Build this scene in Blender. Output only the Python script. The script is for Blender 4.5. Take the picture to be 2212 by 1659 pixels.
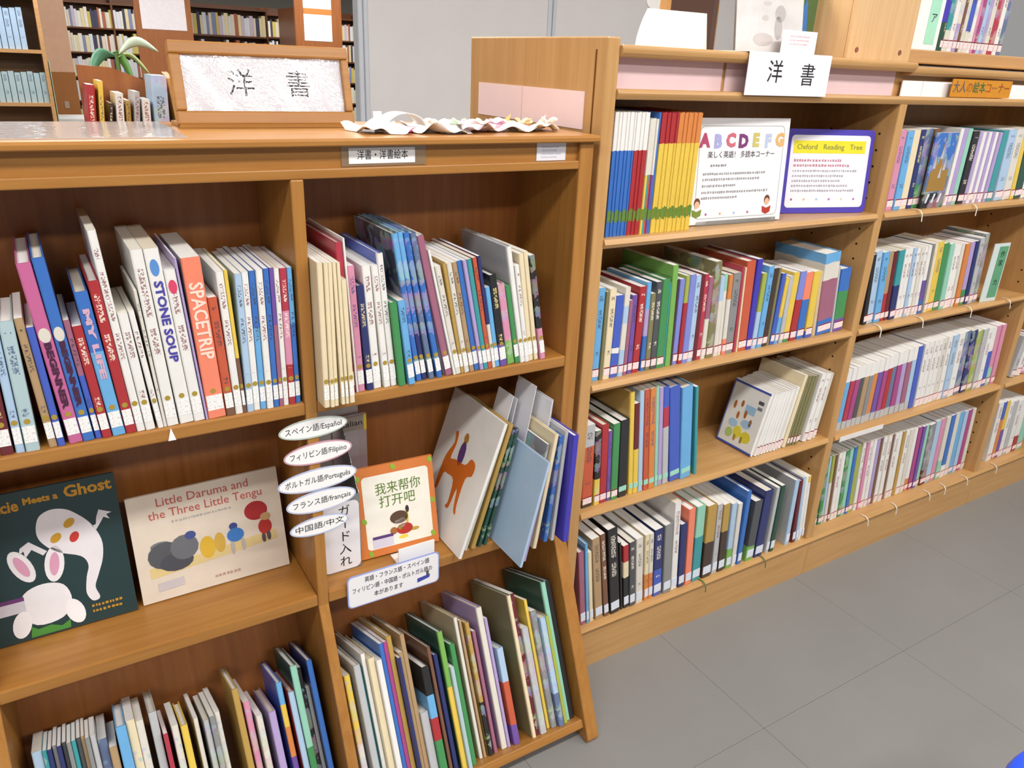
import bpy, bmesh, math, random, re
from mathutils import Matrix, Vector
random.seed(7)
for o in list(bpy.data.objects): bpy.data.objects.remove(o)
S = bpy.context.scene
COL = S.collection

# ------------------------------------------------------------------ camera
cam = bpy.data.cameras.new('camera'); cam.lens = 36*1681.74/2212; cam.sensor_width = 36; cam.sensor_fit = 'HORIZONTAL'
cam.clip_start = .02
co = bpy.data.objects.new('camera', cam); COL.objects.link(co)
co.matrix_world = Matrix(((.85357, .16671, -.49358, -.92924), (-.51939, .34617, -.78128, -1.21836), (.04061, .92324, .38207, 1.45), (0, 0, 0, 1)))
S.camera = co
# ------------------------------------------------------------------ world, lamps, exposure
W = bpy.data.worlds.new('world'); S.world = W; W.use_nodes = True
W.node_tree.nodes['Background'].inputs[0].default_value = (1, .985, .97, 1)
W.node_tree.nodes['Background'].inputs[1].default_value = .34
LAMPS = [(-1.9, -1.3), (.2, -1.3), (2.3, -1.3), (-1.9, .75), (.2, .75), (2.3, .75), (-1.9, -2.8), (.2, -2.8), (2.3, -2.8), (-.6, 4.2), (1.6, 4.2), (-.2, 7.5), (2.2, 7.5), (4.6, 4.2), (3.4, 10.2), (.8, 10.2)]
CEIL = 2.75
for x, y in LAMPS:
    L = bpy.data.lights.new('fluorescent_lamp', 'AREA'); L.shape = 'RECTANGLE'; L.size = 1.2; L.size_y = .28
    L.energy = 34 if y < 3 else 46; L.color = (1, .975, .94)
    lo = bpy.data.objects.new('fluorescent_lamp', L); COL.objects.link(lo); lo.location = (x, y, CEIL-.075)
S.view_settings.view_transform = 'Standard'; S.view_settings.look = 'None'; S.view_settings.gamma = 1
S.view_settings.use_curve_mapping = False
S.view_settings.exposure = -.05

# ------------------------------------------------------------------ colours and materials
C = dict(wh='f2f0ec', ow='e4ded2', cr='f0deb4', be='d9bf96', tn='b99668', gy='8e8f90', lg='bfc1c4', dg='505258', bk='222226', rd='b81c26', dr='6e1a26',
         cm='bf2846', pk='e38fb2', mp='d0609c', mg='b23c8a', co='ff8560', oo='d2552a', br='80543a', db='46332a', ye='efca28', go='c29a3a', ol='868050',
         yg='a9b63a', gn='3a9650', lm='78b848', fg='1e4f40', mt='92d6bc', te='279fa6', sk='62b2ec', lb='aecdec', bl='2c72cc', rb='3d5ecb', nv='273273',
         pw='808be0', pu='744eac', li='b7a0d8', mv='a8627e', sl='6478a0', pb='b2cdd4', **{'in': '3f35bd', 'or': 'e2862c'})
NAMES = dict(wh='white', ow='off-white', cr='cream', be='beige', tn='tan', gy='grey', lg='light grey', dg='dark grey', bk='black', rd='red', dr='dark red',
             cm='crimson', pk='pink', mp='bright pink', mg='magenta', co='coral', oo='orange-red', br='brown', db='dark brown', ye='yellow', go='gold', ol='olive',
             yg='yellow-green', gn='green', lm='lime green', fg='forest green', mt='mint', te='teal', sk='sky blue', lb='pale blue', bl='blue', rb='royal blue', nv='navy',
             pw='periwinkle', pu='purple', li='lilac', mv='mauve', sl='slate blue', pb='powder blue', **{'in': 'indigo', 'or': 'orange'})
def lin(h):
    r = [int(h[i:i+2], 16)/255 for i in (0, 2, 4)]
    return tuple((c/12.92 if c <= .04045 else ((c+.055)/1.055)**2.4) for c in r)+(1,)
def dull(h):
    c = lin(h); g = .3*c[0]+.55*c[1]+.15*c[2]
    return tuple(.86*x+.14*(.75*g+.06) for x in c[:3])+(1,)
MATS = {}
def base(name, rough=.5, spec=.4):
    m = bpy.data.materials.new(name); m.use_nodes = True
    n = m.node_tree.nodes; b = n['Principled BSDF']; b.inputs['Roughness'].default_value = rough
    b.inputs['Specular IOR Level'].default_value = spec
    return m, m.node_tree, b
def N(t, kind, **kw):
    n = t.nodes.new(kind)
    for k, v in kw.items():
        if k in n.inputs: n.inputs[k].default_value = v
        else: setattr(n, k, v)
    return n
def mixc(t, fac, a, b, mode='MIX'):
    n = t.nodes.new('ShaderNodeMix'); n.data_type = 'RGBA'; n.blend_type = mode
    for s, v in ((n.inputs[0], fac), (n.inputs[6], a), (n.inputs[7], b)):
        if isinstance(v, bpy.types.NodeSocket): t.links.new(v, s)
        else: s.default_value = v
    return n.outputs[2]
def math_(t, op, a, b=0.0):
    n = t.nodes.new('ShaderNodeMath'); n.operation = op
    for s, v in ((n.inputs[0], a), (n.inputs[1], b)):
        if isinstance(v, bpy.types.NodeSocket): t.links.new(v, s)
        else: s.default_value = v
    return n.outputs[0]
def plain(h, rough=.5, spec=.4, var=.06, scale=25, name=None, coat=0):
    k = (h, rough, spec, var, scale, coat)
    if k in MATS: return MATS[k]
    m, t, b = base(name or 'paint_'+h, rough, spec)
    no = N(t, 'ShaderNodeTexNoise', Scale=scale, Detail=3.0)
    tc = N(t, 'ShaderNodeTexCoord'); t.links.new(tc.outputs['Object'], no.inputs['Vector'])
    c = lin(h)
    d = tuple(max(0, x*(1-var*2)) for x in c[:3])+(1,)
    t.links.new(mixc(t, no.outputs[0], d, tuple(min(1, x*(1+var)) for x in c[:3])+(1,)), b.inputs['Base Color'])
    b.inputs['Coat Weight'].default_value = coat
    MATS[k] = m
    return m
def wood(name, c1, c2, rough=.38, axis='X', coat=.15):
    if name in MATS: return MATS[name]
    m, t, b = base(name, rough, .4)
    tc = N(t, 'ShaderNodeTexCoord'); mp = N(t, 'ShaderNodeMapping')
    mp.inputs['Scale'].default_value = {'X': (2, 40, 40), 'Z': (40, 40, 2), 'Y': (40, 2, 40)}[axis]
    t.links.new(tc.outputs['Object'], mp.inputs['Vector'])
    no = N(t, 'ShaderNodeTexNoise', Scale=1.6, Detail=5.0, Roughness=.6, Distortion=.4)
    t.links.new(mp.outputs[0], no.inputs['Vector'])
    mr = N(t, 'ShaderNodeMapRange', **{'From Min': .3, 'From Max': .7}); t.links.new(no.outputs[0], mr.inputs[0])
    t.links.new(mixc(t, mr.outputs[0], lin(c1), lin(c2)), b.inputs['Base Color'])
    bp = N(t, 'ShaderNodeBump', Strength=.04); t.links.new(no.outputs[0], bp.inputs['Height']); t.links.new(bp.outputs[0], b.inputs['Normal'])
    b.inputs['Coat Weight'].default_value = coat; b.inputs['Coat Roughness'].default_value = .25
    MATS[name] = m
    return m
def cover(spec, flags=''):
    """printed book cover: colour bands up the spine, optional mottled picture and rows of print"""
    tx = 't' in flags; il = 'i' in flags
    k = ('cover', spec, tx, il)
    if k in MATS: return MATS[k]
    m, t, b = base('cover_'+spec, .32, .45)
    spec, _, board = spec.partition('/')
    parts = re.findall(r'([a-z]{2})(\d*)', spec)
    tc = N(t, 'ShaderNodeTexCoord'); sp = N(t, 'ShaderNodeSeparateXYZ'); t.links.new(tc.outputs['Generated'], sp.inputs[0])
    no = N(t, 'ShaderNodeTexNoise', Scale=22.0, Detail=3.0); t.links.new(tc.outputs['Object'], no.inputs['Vector'])
    if len(parts) > 1:
        r = N(t, 'ShaderNodeValToRGB'); r.color_ramp.interpolation = 'CONSTANT'
        e = r.color_ramp.elements; pos = 0.0
        e[0].color = dull(C[parts[0][0]]); e[0].position = 0
        pos = int(parts[0][1])/100
        e[1].position = pos; e[1].color = dull(C[parts[1][0]])
        for (c, p), prev in zip(parts[2:], parts[1:]):
            q = e.new(int(prev[1])/100); q.color = dull(C[c])
        wob = math_(t, 'ADD', sp.outputs[2], math_(t, 'MULTIPLY', math_(t, 'SUBTRACT', no.outputs[0], .5), .05))
        t.links.new(wob, r.inputs[0]); col = r.outputs[0]
    else:
        rgb = N(t, 'ShaderNodeRGB'); rgb.outputs[0].default_value = dull(C[parts[0][0]]); col = rgb.outputs[0]
    if board: col = mixc(t, math_(t, 'GREATER_THAN', sp.outputs[1], .035), col, dull(C[board]))
    col = mixc(t, .22, col, mixc(t, no.outputs[0], (.25, .25, .25, 1), (1, 1, 1, 1)), 'MULTIPLY')
    if il:
        n2 = N(t, 'ShaderNodeTexNoise', Scale=26.0, Detail=4.0); t.links.new(tc.outputs['Object'], n2.inputs['Vector'])
        hs = N(t, 'ShaderNodeHueSaturation', Saturation=1.9, Value=1.1); t.links.new(n2.outputs['Color'], hs.inputs['Color'])
        col = mixc(t, math_(t, 'MULTIPLY', math_(t, 'GREATER_THAN', no.outputs[0], .5), .4), col, hs.outputs[0])
    if tx:
        mp = N(t, 'ShaderNodeMapping'); mp.inputs['Scale'].default_value = (260, 1, 330); t.links.new(tc.outputs['Object'], mp.inputs['Vector'])
        n3 = N(t, 'ShaderNodeTexNoise', Scale=1.0, Detail=1.0); t.links.new(mp.outputs[0], n3.inputs['Vector'])
        mp2 = N(t, 'ShaderNodeMapping'); mp2.inputs['Scale'].default_value = (1, 1, 16); t.links.new(tc.outputs['Object'], mp2.inputs['Vector'])
        n4 = N(t, 'ShaderNodeTexNoise', Scale=1.0, Detail=0.0); t.links.new(mp2.outputs[0], n4.inputs['Vector'])
        f = math_(t, 'GREATER_THAN', n3.outputs[0], .5)
        f = math_(t, 'MULTIPLY', f, math_(t, 'GREATER_THAN', n4.outputs[0], .46))
        f = math_(t, 'MULTIPLY', f, math_(t, 'LESS_THAN', math_(t, 'ABSOLUTE', math_(t, 'SUBTRACT', sp.outputs[0], .5)), .24))
        f = math_(t, 'MULTIPLY', f, math_(t, 'LESS_THAN', math_(t, 'ABSOLUTE', math_(t, 'SUBTRACT', sp.outputs[2], .6)), .32))
        f = math_(t, 'MULTIPLY', f, math_(t, 'LESS_THAN', sp.outputs[1], .03))
        c0 = lin(C[parts[-1][0]]); dark = sum(c0[:3])/3 < .22
        ink = random.choice(['f0e8d8', 'e8d890']) if dark else random.choice(['3a3a48', '38404f', '7a3038', '3a4a78', '444444'])
        col = mixc(t, math_(t, 'MULTIPLY', f, .75), col, lin(ink))
    t.links.new(col, b.inputs['Base Color'])
    b.inputs['Coat Weight'].default_value = .25; b.inputs['Coat Roughness'].default_value = .12
    MATS[k] = m
    return m
def paper_mat(h='f0ede6'):
    k = ('pages', h)
    if k in MATS: return MATS[k]
    m, t, b = base('pages_'+h, .8, .2)
    tc = N(t, 'ShaderNodeTexCoord'); mp = N(t, 'ShaderNodeMapping'); mp.inputs['Scale'].default_value = (1500, 3, 3)
    t.links.new(tc.outputs['Object'], mp.inputs['Vector'])
    no = N(t, 'ShaderNodeTexNoise', Scale=1.0, Detail=2.0); t.links.new(mp.outputs[0], no.inputs['Vector'])
    c = lin(h); t.links.new(mixc(t, no.outputs[0], tuple(x*.82 for x in c[:3])+(1,), c), b.inputs['Base Color'])
    MATS[k] = m
    return m
def sticker(h, ink, name):
    k = ('st', h, ink)
    if k in MATS: return MATS[k]
    m, t, b = base(name, .45, .35)
    tc = N(t, 'ShaderNodeTexCoord'); mp = N(t, 'ShaderNodeMapping'); mp.inputs['Scale'].default_value = (420, 1, 300)
    t.links.new(tc.outputs['Object'], mp.inputs['Vector'])
    no = N(t, 'ShaderNodeTexNoise', Scale=1.0, Detail=1.0); t.links.new(mp.outputs[0], no.inputs['Vector'])
    t.links.new(mixc(t, math_(t, 'MULTIPLY', math_(t, 'GREATER_THAN', no.outputs[0], .56), .3), lin(h), lin(ink)), b.inputs['Base Color'])
    MATS[k] = m
    return m
def clear(name, tint='f4f8fa', alpha=.18, rough=.05, gloss=.06):
    """see-through plastic: a transparent sheet with a faint body and a glossy reflection"""
    if name in MATS: return MATS[name]
    m, t, b = base(name, .4, .3); b.inputs['Base Color'].default_value = lin(tint)
    no = N(t, 'ShaderNodeTexNoise', Scale=14.0); bp = N(t, 'ShaderNodeBump', Strength=.10, Distance=.01); t.links.new(no.outputs[0], bp.inputs['Height'])
    tr = N(t, 'ShaderNodeBsdfTransparent'); gl = N(t, 'ShaderNodeBsdfGlossy', Roughness=rough); t.links.new(bp.outputs[0], gl.inputs['Normal'])
    m1 = N(t, 'ShaderNodeMixShader'); m1.inputs[0].default_value = alpha; t.links.new(tr.outputs[0], m1.inputs[1]); t.links.new(b.outputs[0], m1.inputs[2])
    fr = N(t, 'ShaderNodeFresnel', IOR=1.45); m2 = N(t, 'ShaderNodeMixShader'); t.links.new(math_(t, 'ADD', fr.outputs[0], gloss), m2.inputs[0])
    t.links.new(m1.outputs[0], m2.inputs[1]); t.links.new(gl.outputs[0], m2.inputs[2])
    t.links.new(m2.outputs[0], t.nodes['Material Output'].inputs[0])
    MATS[name] = m
    return m
def glow(name, h, e):
    if name in MATS: return MATS[name]
    m, t, b = base(name, .5); b.inputs['Base Color'].default_value = lin(h); b.inputs['Emission Color'].default_value = lin(h); b.inputs['Emission Strength'].default_value = e
    no = N(t, 'ShaderNodeTexNoise', Scale=8.0); t.links.new(mixc(t, no.outputs[0], lin(h), (1, 1, 1, 1)), b.inputs['Emission Color'])
    MATS[name] = m
    return m
HONEY = wood('honey_wood', '9c682e', 'ad7a3c'); HONEYV = wood('honey_wood_upright', '9c682e', 'ad7a3c', axis='Z')
OAK = wood('oak_wood', 'b68a54', 'c69a64'); OAKV = wood('oak_wood_upright', 'b68a54', 'c69a64', axis='Z')
RED = wood('reddish_wood', '8a4e26', '9c6032', axis='Z')
PAPER = plain('f1efee', .7, .2, .02)
INK = plain('1f1c20', .6, .3)

# ------------------------------------------------------------------ mesh helpers
class G:
    def __init__(s): s.v = []; s.f = []
    def box(s, x0, x1, y0, y1, z0, z1):
        n = len(s.v); s.v += [(x, y, z) for z in (z0, z1) for y in (y0, y1) for x in (x0, x1)]
        s.f += [tuple(n+i for i in q) for q in ((0, 2, 3, 1), (4, 5, 7, 6), (0, 1, 5, 4), (2, 6, 7, 3), (0, 4, 6, 2), (1, 3, 7, 5))]
        return s
    def prism(s, pts, a0, a1, axis='Z'):
        """extrude a 2-D outline along an axis; outline given in the two other axes in XYZ order"""
        n = len(s.v); k = len(pts)
        def P(p, a): return {'X': (a, p[0], p[1]), 'Y': (p[0], a, p[1]), 'Z': (p[0], p[1], a)}[axis]
        s.v += [P(p, a0) for p in pts]+[P(p, a1) for p in pts]
        s.f += [tuple(range(n+k-1, n-1, -1)), tuple(range(n+k, n+2*k))]+[(n+i, n+(i+1) % k, n+k+(i+1) % k, n+k+i) for i in range(k)]
        return s
    def grid(s, fn, nu, nv, closed=False):
        n = len(s.v); s.v += [fn(i/nu, j/nv) for j in range(nv+1) for i in range(nu+1)]
        s.f += [(n+j*(nu+1)+i, n+j*(nu+1)+i+1, n+(j+1)*(nu+1)+i+1, n+(j+1)*(nu+1)+i) for j in range(nv) for i in range(nu)]
        return s
    def lathe(s, prof, seg=24, cx=0, cy=0):
        n = len(s.v); k = len(prof)
        for j in range(seg):
            a = 2*math.pi*j/seg
            s.v += [(cx+r*math.cos(a), cy+r*math.sin(a), z) for r, z in prof]
        for j in range(seg):
            for i in range(k-1):
                s.f.append((n+j*k+i, n+((j+1) % seg)*k+i, n+((j+1) % seg)*k+i+1, n+j*k+i+1))
        s.f.append(tuple(n+j*k+k-1 for j in range(seg))); s.f.append(tuple(n+j*k for j in reversed(range(seg))))
        return s
def fixn(me):
    bm = bmesh.new(); bm.from_mesh(me); bmesh.ops.recalc_face_normals(bm, faces=bm.faces); bm.to_mesh(me); bm.free()
def obj(name, g, mat, parent=None, bevel=0, seg=2, M=None, smooth=False, solid=0):
    me = g if isinstance(g, bpy.types.Mesh) else bpy.data.meshes.new(name)
    if me is not g: me.from_pydata(g.v, [], g.f); fixn(me)
    if isinstance(mat, (list, tuple)):
        for q in mat: me.materials.append(q)
    elif not me.materials: me.materials.append(mat)
    if smooth: me.polygons.foreach_set('use_smooth', [True]*len(me.polygons))
    o = bpy.data.objects.new(name, me); COL.objects.link(o)
    if parent: o.parent = parent
    if M is not None: o.matrix_local = M
    if solid:
        s = o.modifiers.new('thickness', 'SOLIDIFY'); s.thickness = solid; s.offset = 0
    if bevel:
        b = o.modifiers.new('edges', 'BEVEL'); b.width = bevel; b.segments = seg; b.limit_method = 'ANGLE'; b.harden_normals = False
    return o
def empty(name, loc=(0, 0, 0), M=None):
    o = bpy.data.objects.new(name, None); COL.objects.link(o); o.empty_display_size = .05
    if M is not None: o.matrix_world = M
    else: o.location = loc
    return o
def tag(o, label=None, cat=None, group=None, kind=None):
    if label: o['label'] = label
    if cat: o['category'] = cat
    if group: o['group'] = group
    if kind: o['kind'] = kind
    return o
def struct(name, g, mat, **k): return tag(obj(name, g, mat, **k), kind='structure')
def text(name, body, size, mat, parent, M, align='CENTER', fit=None, bold=0.0, extrude=.0002):
    c = bpy.data.curves.new('lettering', 'FONT'); c.body = body; c.size = size; c.align_x = align; c.align_y = 'CENTER'; c.resolution_u = 2; c.extrude = extrude; c.offset = bold if body.isascii() else 0
    o = bpy.data.objects.new('tmp', c); me = bpy.data.meshes.new_from_object(o); bpy.data.objects.remove(o)
    if fit and me.vertices:
        xs = [v.co.x for v in me.vertices]; w = max(xs)-min(xs)
        me.transform(Matrix.Diagonal((fit/w, 1, 1, 1)))
    me.materials.clear()
    return obj(name, me, mat, parent, M=M)
# text frames: FRONT faces -y (reads along +x); SPINE runs down a spine
FRONT = Matrix(((1, 0, 0, 0), (0, 0, -1, 0), (0, 1, 0, 0), (0, 0, 0, 1)))
SPINE = Matrix(((0, 1, 0, 0), (0, 0, -1, 0), (-1, 0, 0, 0), (0, 0, 0, 1)))
def T(x, y, z): return Matrix.Translation((x, y, z))
def RX(d): return Matrix.Rotation(math.radians(d), 4, 'X')
def RY(d): return Matrix.Rotation(math.radians(d), 4, 'Y')
def RZ(d): return Matrix.Rotation(math.radians(d), 4, 'Z')
def ellipse(cx, cz, rx, rz, n=20, rot=0):
    a = math.radians(rot); return [(cx+rx*math.cos(2*math.pi*i/n)*math.cos(a)-rz*math.sin(2*math.pi*i/n)*math.sin(a), cz+rx*math.cos(2*math.pi*i/n)*math.sin(a)+rz*math.sin(2*math.pi*i/n)*math.cos(a)) for i in range(n)]
def rrect(x0, x1, z0, z1, r, n=4):
    p = []
    for cx, cz, a in ((x1-r, z1-r, 0), (x0+r, z1-r, 90), (x0+r, z0+r, 180), (x1-r, z0+r, 270)):
        p += [(cx+r*math.cos(math.radians(a+90*i/n)), cz+r*math.sin(math.radians(a+90*i/n))) for i in range(n+1)]
    return p
def print_lines(name, x0, x1, zs, h, mat, parent, y, M=None, seed=1, gap=.35):
    """rows of tiny unreadable print as flat marks"""
    r = random.Random(seed); g = G()
    for z in zs:
        x = x0; end = x0+(x1-x0)*r.uniform(.75, 1)
        while x < end:
            w = h*r.uniform(.5, 1.0)
            g.box(x, x+w, y-.0001, y, z-h*r.uniform(.3, .5), z+h*r.uniform(.3, .5)); x += w+h*gap*r.uniform(.6, 1.6)
    return obj(name, g, mat, parent, M=M)
def smooth(pts, k=4):
    out = []; n = len(pts)
    for i in range(n):
        p0, p1, p2, p3 = (pts[(i+j) % n] for j in (-1, 0, 1, 2))
        for q in range(k):
            t = q/k
            out.append(tuple(.5*(2*p1[c]+(p2[c]-p0[c])*t+(2*p0[c]-5*p1[c]+4*p2[c]-p3[c])*t*t+(3*p1[c]-p0[c]-3*p2[c]+p3[c])*t**3) for c in (0, 1)))
    return out

# ------------------------------------------------------------------ the room
def floor_mat():
    m, t, b = base('floor_vinyl', .42, .4)
    tc = N(t, 'ShaderNodeTexCoord'); oi = N(t, 'ShaderNodeObjectInfo')
    ad = N(t, 'ShaderNodeVectorMath', operation='ADD'); t.links.new(tc.outputs['Object'], ad.inputs[0]); t.links.new(oi.outputs['Location'], ad.inputs[1])
    no = N(t, 'ShaderNodeTexNoise', Scale=2.2, Detail=4.0, Roughness=.6); t.links.new(ad.outputs[0], no.inputs['Vector'])
    n2 = N(t, 'ShaderNodeTexNoise', Scale=260.0, Detail=2.0); t.links.new(ad.outputs[0], n2.inputs['Vector'])
    c = mixc(t, no.outputs[0], lin('7e7c7a'), lin('8c8b89'))
    c = mixc(t, math_(t, 'MULTIPLY', n2.outputs[0], .22), c, lin('666669'))
    t.links.new(c, b.inputs['Base Color'])
    return m
FLOOR = floor_mat()
fl = struct('floor', G().box(-6, 8, -6, 14, -.05, -.003), plain('747475', .8, .2))
tile_me = None; TS = .55
for i in range(-6, 7):
    for j in range(-5, 2):
        x0 = .37+i*TS; y0 = -.36+j*TS
        if tile_me is None:
            o = obj('floor_tile', G().prism(rrect(.0004, TS-.0004, .0004, TS-.0004, .0006, 1), -.0025, 0), FLOOR, fl); tile_me = o.data
        else: o = obj('floor_tile', tile_me, FLOOR, fl)
        o.location = (x0, y0, 0)
struct('ceiling', G().box(-6, 8, -6, 14, CEIL, CEIL+.05), plain('e6e4de', .9, .1))
struct('wall_back', G().box(-6, 8, 13.6, 13.7, 0, CEIL), plain('a9a49c', .9, .1))
lamp_me = {}
for x, y in LAMPS:
    e = empty('ceiling_light', (x, y, CEIL)); tag(e, 'long white fluorescent fixture recessed in the library ceiling', 'ceiling light', 'ceiling fluorescent fixtures')
    for nm, g, mt in (('housing', G().box(-.64, .64, -.17, .17, -.045, -.001), plain('e4e4e2', .5)), ('diffuser', G().box(-.6, .6, -.14, .14, -.058, -.045), glow('lamp_diffuser', 'fff4e2', 5.0))):
        if nm in lamp_me: obj(nm, lamp_me[nm], mt, e)
        else: lamp_me[nm] = obj(nm, g, mt, e, bevel=.006).data

# ------------------------------------------------------------------ the low bookcase (upper shelves, display shelf, tilted picture-book rack)
AB = .300           # back of the low bookcase
low = empty('low_bookcase'); tag(low, 'low honey-wood bookcase with a display shelf and a tilted picture-book rack below', 'bookcase')
SIDE = [(AB, 0), (AB, 1.318), (0, 1.318), (0, .465), (-.193, .012), (-.188, 0)]
def side(name, x0, x1): return obj(name, G().prism(SIDE, x0, x1, 'X'), HONEYV, low, bevel=.0025)
side('side_panel', -.0315, 0); side('side_panel', -1.131, -1.1)
obj('divider', G().prism([(.213, .03), (.213, 1.2687), (0, 1.2687), (0, .465), (-.193, .012), (-.188, 0), (.2, 0)], -.578, -.557, 'X'), HONEYV, low, bevel=.0025)
obj('back_panel', G().box(-1.1, -.0315, .213, .225, .06, 1.317), wood('honey_wood_back', '8e5425', 'a06430', axis='Z'), low)
obj('top_board', G().prism([(-.013, 1.320), (-.013, 1.326), (-.010, 1.330), (AB+.005, 1.330), (AB+.005, 1.318), (-.011, 1.318)], -1.14, .004, 'X'), HONEY, low)
BAYS = ((-1.1, -.578), (-.557, -.0315))
obj('fascia', G().box(-1.1, -.0315, .010, .022, 1.28, 1.318), HONEY, low)
obj('top_rail', G().box(-1.1, -.0315, .0005, .213, 1.2687, 1.284), HONEY, low, bevel=.002)
for x0, x1 in BAYS:
    obj('shelf', G().box(x0, x1, .0005, .213, .8704, .894), HONEY, low, bevel=.003)
    obj('display_shelf', G().box(x0, x1, .0005, .213, .4654, .491), HONEY, low, bevel=.003)
    rk = obj('rack_shelf', G().box(x0, x1, .004, .235, .040, .0615), HONEY, low, M=T(0, -.193, 0) @ RX(-22.54), bevel=.003)
    obj('rack_back', G().box(x0, x1, .222, .234, .0615, .52), wood('honey_wood_back', '8e5425', 'a06430'), low, M=T(0, -.193, 0) @ RX(-22.54))
SLANT = T(0, -.193, 0) @ RX(-22.54) @ T(0, 0, .062)     # frame of the tilted rack: y into the rack, z up along its front

# the counter behind it that carries a few things seen over the top
ctr = empty('rear_counter', (-.9, .45, 0)); tag(ctr, 'plain wooden counter standing directly behind the low bookcase', 'counter')
obj('counter_top', G().box(-.55, .78, -.13, .16, 1.262, 1.285), HONEY, ctr, bevel=.003)
for xx in (-.53, .76): obj('counter_side', G().box(xx-.012, xx+.012, -.12, .15, 0, 1.262), HONEYV, ctr)

# ------------------------------------------------------------------ the tall bookcase
BY = .014
tall = empty('tall_bookcase', (0, 0, 0)); tag(tall, 'tall oak bookcase with three bays and a solid end panel', 'bookcase')
ep = obj('end_panel', G().prism([(BY, 0), (BY, 1.5), (.537, 1.5), (.537, 0)], .0245, .0538, 'X'), OAKV, tall, bevel=.003)
obj('panel_groove', G().box(.0238, .0246, .045, .049, .02, 1.478), plain('6e4318', .8, .1), ep)
ups = ((.940, .969), (1.858, 1.887), (2.775, 2.805))
for x0, x1 in ups:
    u = obj('upright', G().box(x0, x1, BY, .525, .0, 1.396 if x1 < 2.7 else 1.5), OAKV, tall, bevel=.003)
    g = G()
    for z in [k*.04+.2 for k in range(29)]:
        for yy in (.055, .2):
            g.prism(ellipse(yy, z, .003, .003, 8), x0-.0006, x0+.0002, 'X')
    obj('pin_holes', g, plain('2c1c10', .9, .1), u)
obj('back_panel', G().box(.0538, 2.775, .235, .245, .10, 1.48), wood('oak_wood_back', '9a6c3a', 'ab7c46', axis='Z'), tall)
obj('rear_panel', G().box(.0538, 2.775, .515, .525, .0, 1.396), OAKV, tall)
bays = ((.0538, .940), (.969, 1.858), (1.887, 2.775))
obj('top_board', G().prism([(BY-.006, 1.474), (BY-.008, 1.481), (BY-.006, 1.488), (.53, 1.488), (.53, 1.466), (BY, 1.466)], .0538, .966, 'X'), OAK, tall, bevel=.003)
obj('top_board', G().prism([(BY+.004, 1.466), (BY+.002, 1.473), (BY+.004, 1.480), (.53, 1.480), (.53, 1.459), (BY+.010, 1.459)], .966, 2.775, 'X'), OAK, tall, bevel=.003)
obj('header_shelf', G().prism([(BY-.004, 1.399), (BY-.006, 1.404), (BY-.002, 1.411), (.53, 1.411), (.53, 1.392), (BY, 1.392)], .0538, 2.775, 'X'), OAK, tall, bevel=.002)
for x0, x1 in bays:
    for z in (1.126, .8064, .480):
        obj('shelf', G().prism([(BY-.001, z-.018), (BY-.006, z-.0105), (BY-.001, z-.001), (BY+.004, z), (.235, z), (.235, z-.0205), (BY+.004, z-.0205)], x0, x1, 'X'), OAK, tall)
    obj('base_shelf', G().prism([(BY-.004, .118), (BY-.009, .126), (BY-.004, .1344), (.235, .1344), (.235, .112), (BY, .112)], x0 if x0 > .06 else .0538, x1+.03, 'X'), OAK, tall)
obj('plinth', G().box(.0538, 2.775, BY+.001, BY+.02, 0, .113), OAK, tall)
PINK = plain('dcc0c4', .6, .3, .03)
for x0, x1 in ((.056, .352), (.362, .66), (.664, .938)):
    obj('pink_header_strip', G().box(x0, x1, BY+.030, BY+.033, 1.411, 1.466), PINK, tall)
obj('header_back', G().box(.0538, 2.775, BY+.034, BY+.045, 1.411, 1.466), OAK, tall)
for x0, x1 in ((.962, 1.045), (1.047, 1.17), (1.405, 1.7), (1.705, 1.9)):
    obj('white_header_strip', G().box(x0, x1, BY+.022, BY+.025, 1.411, 1.447), PAPER, tall)

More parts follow.
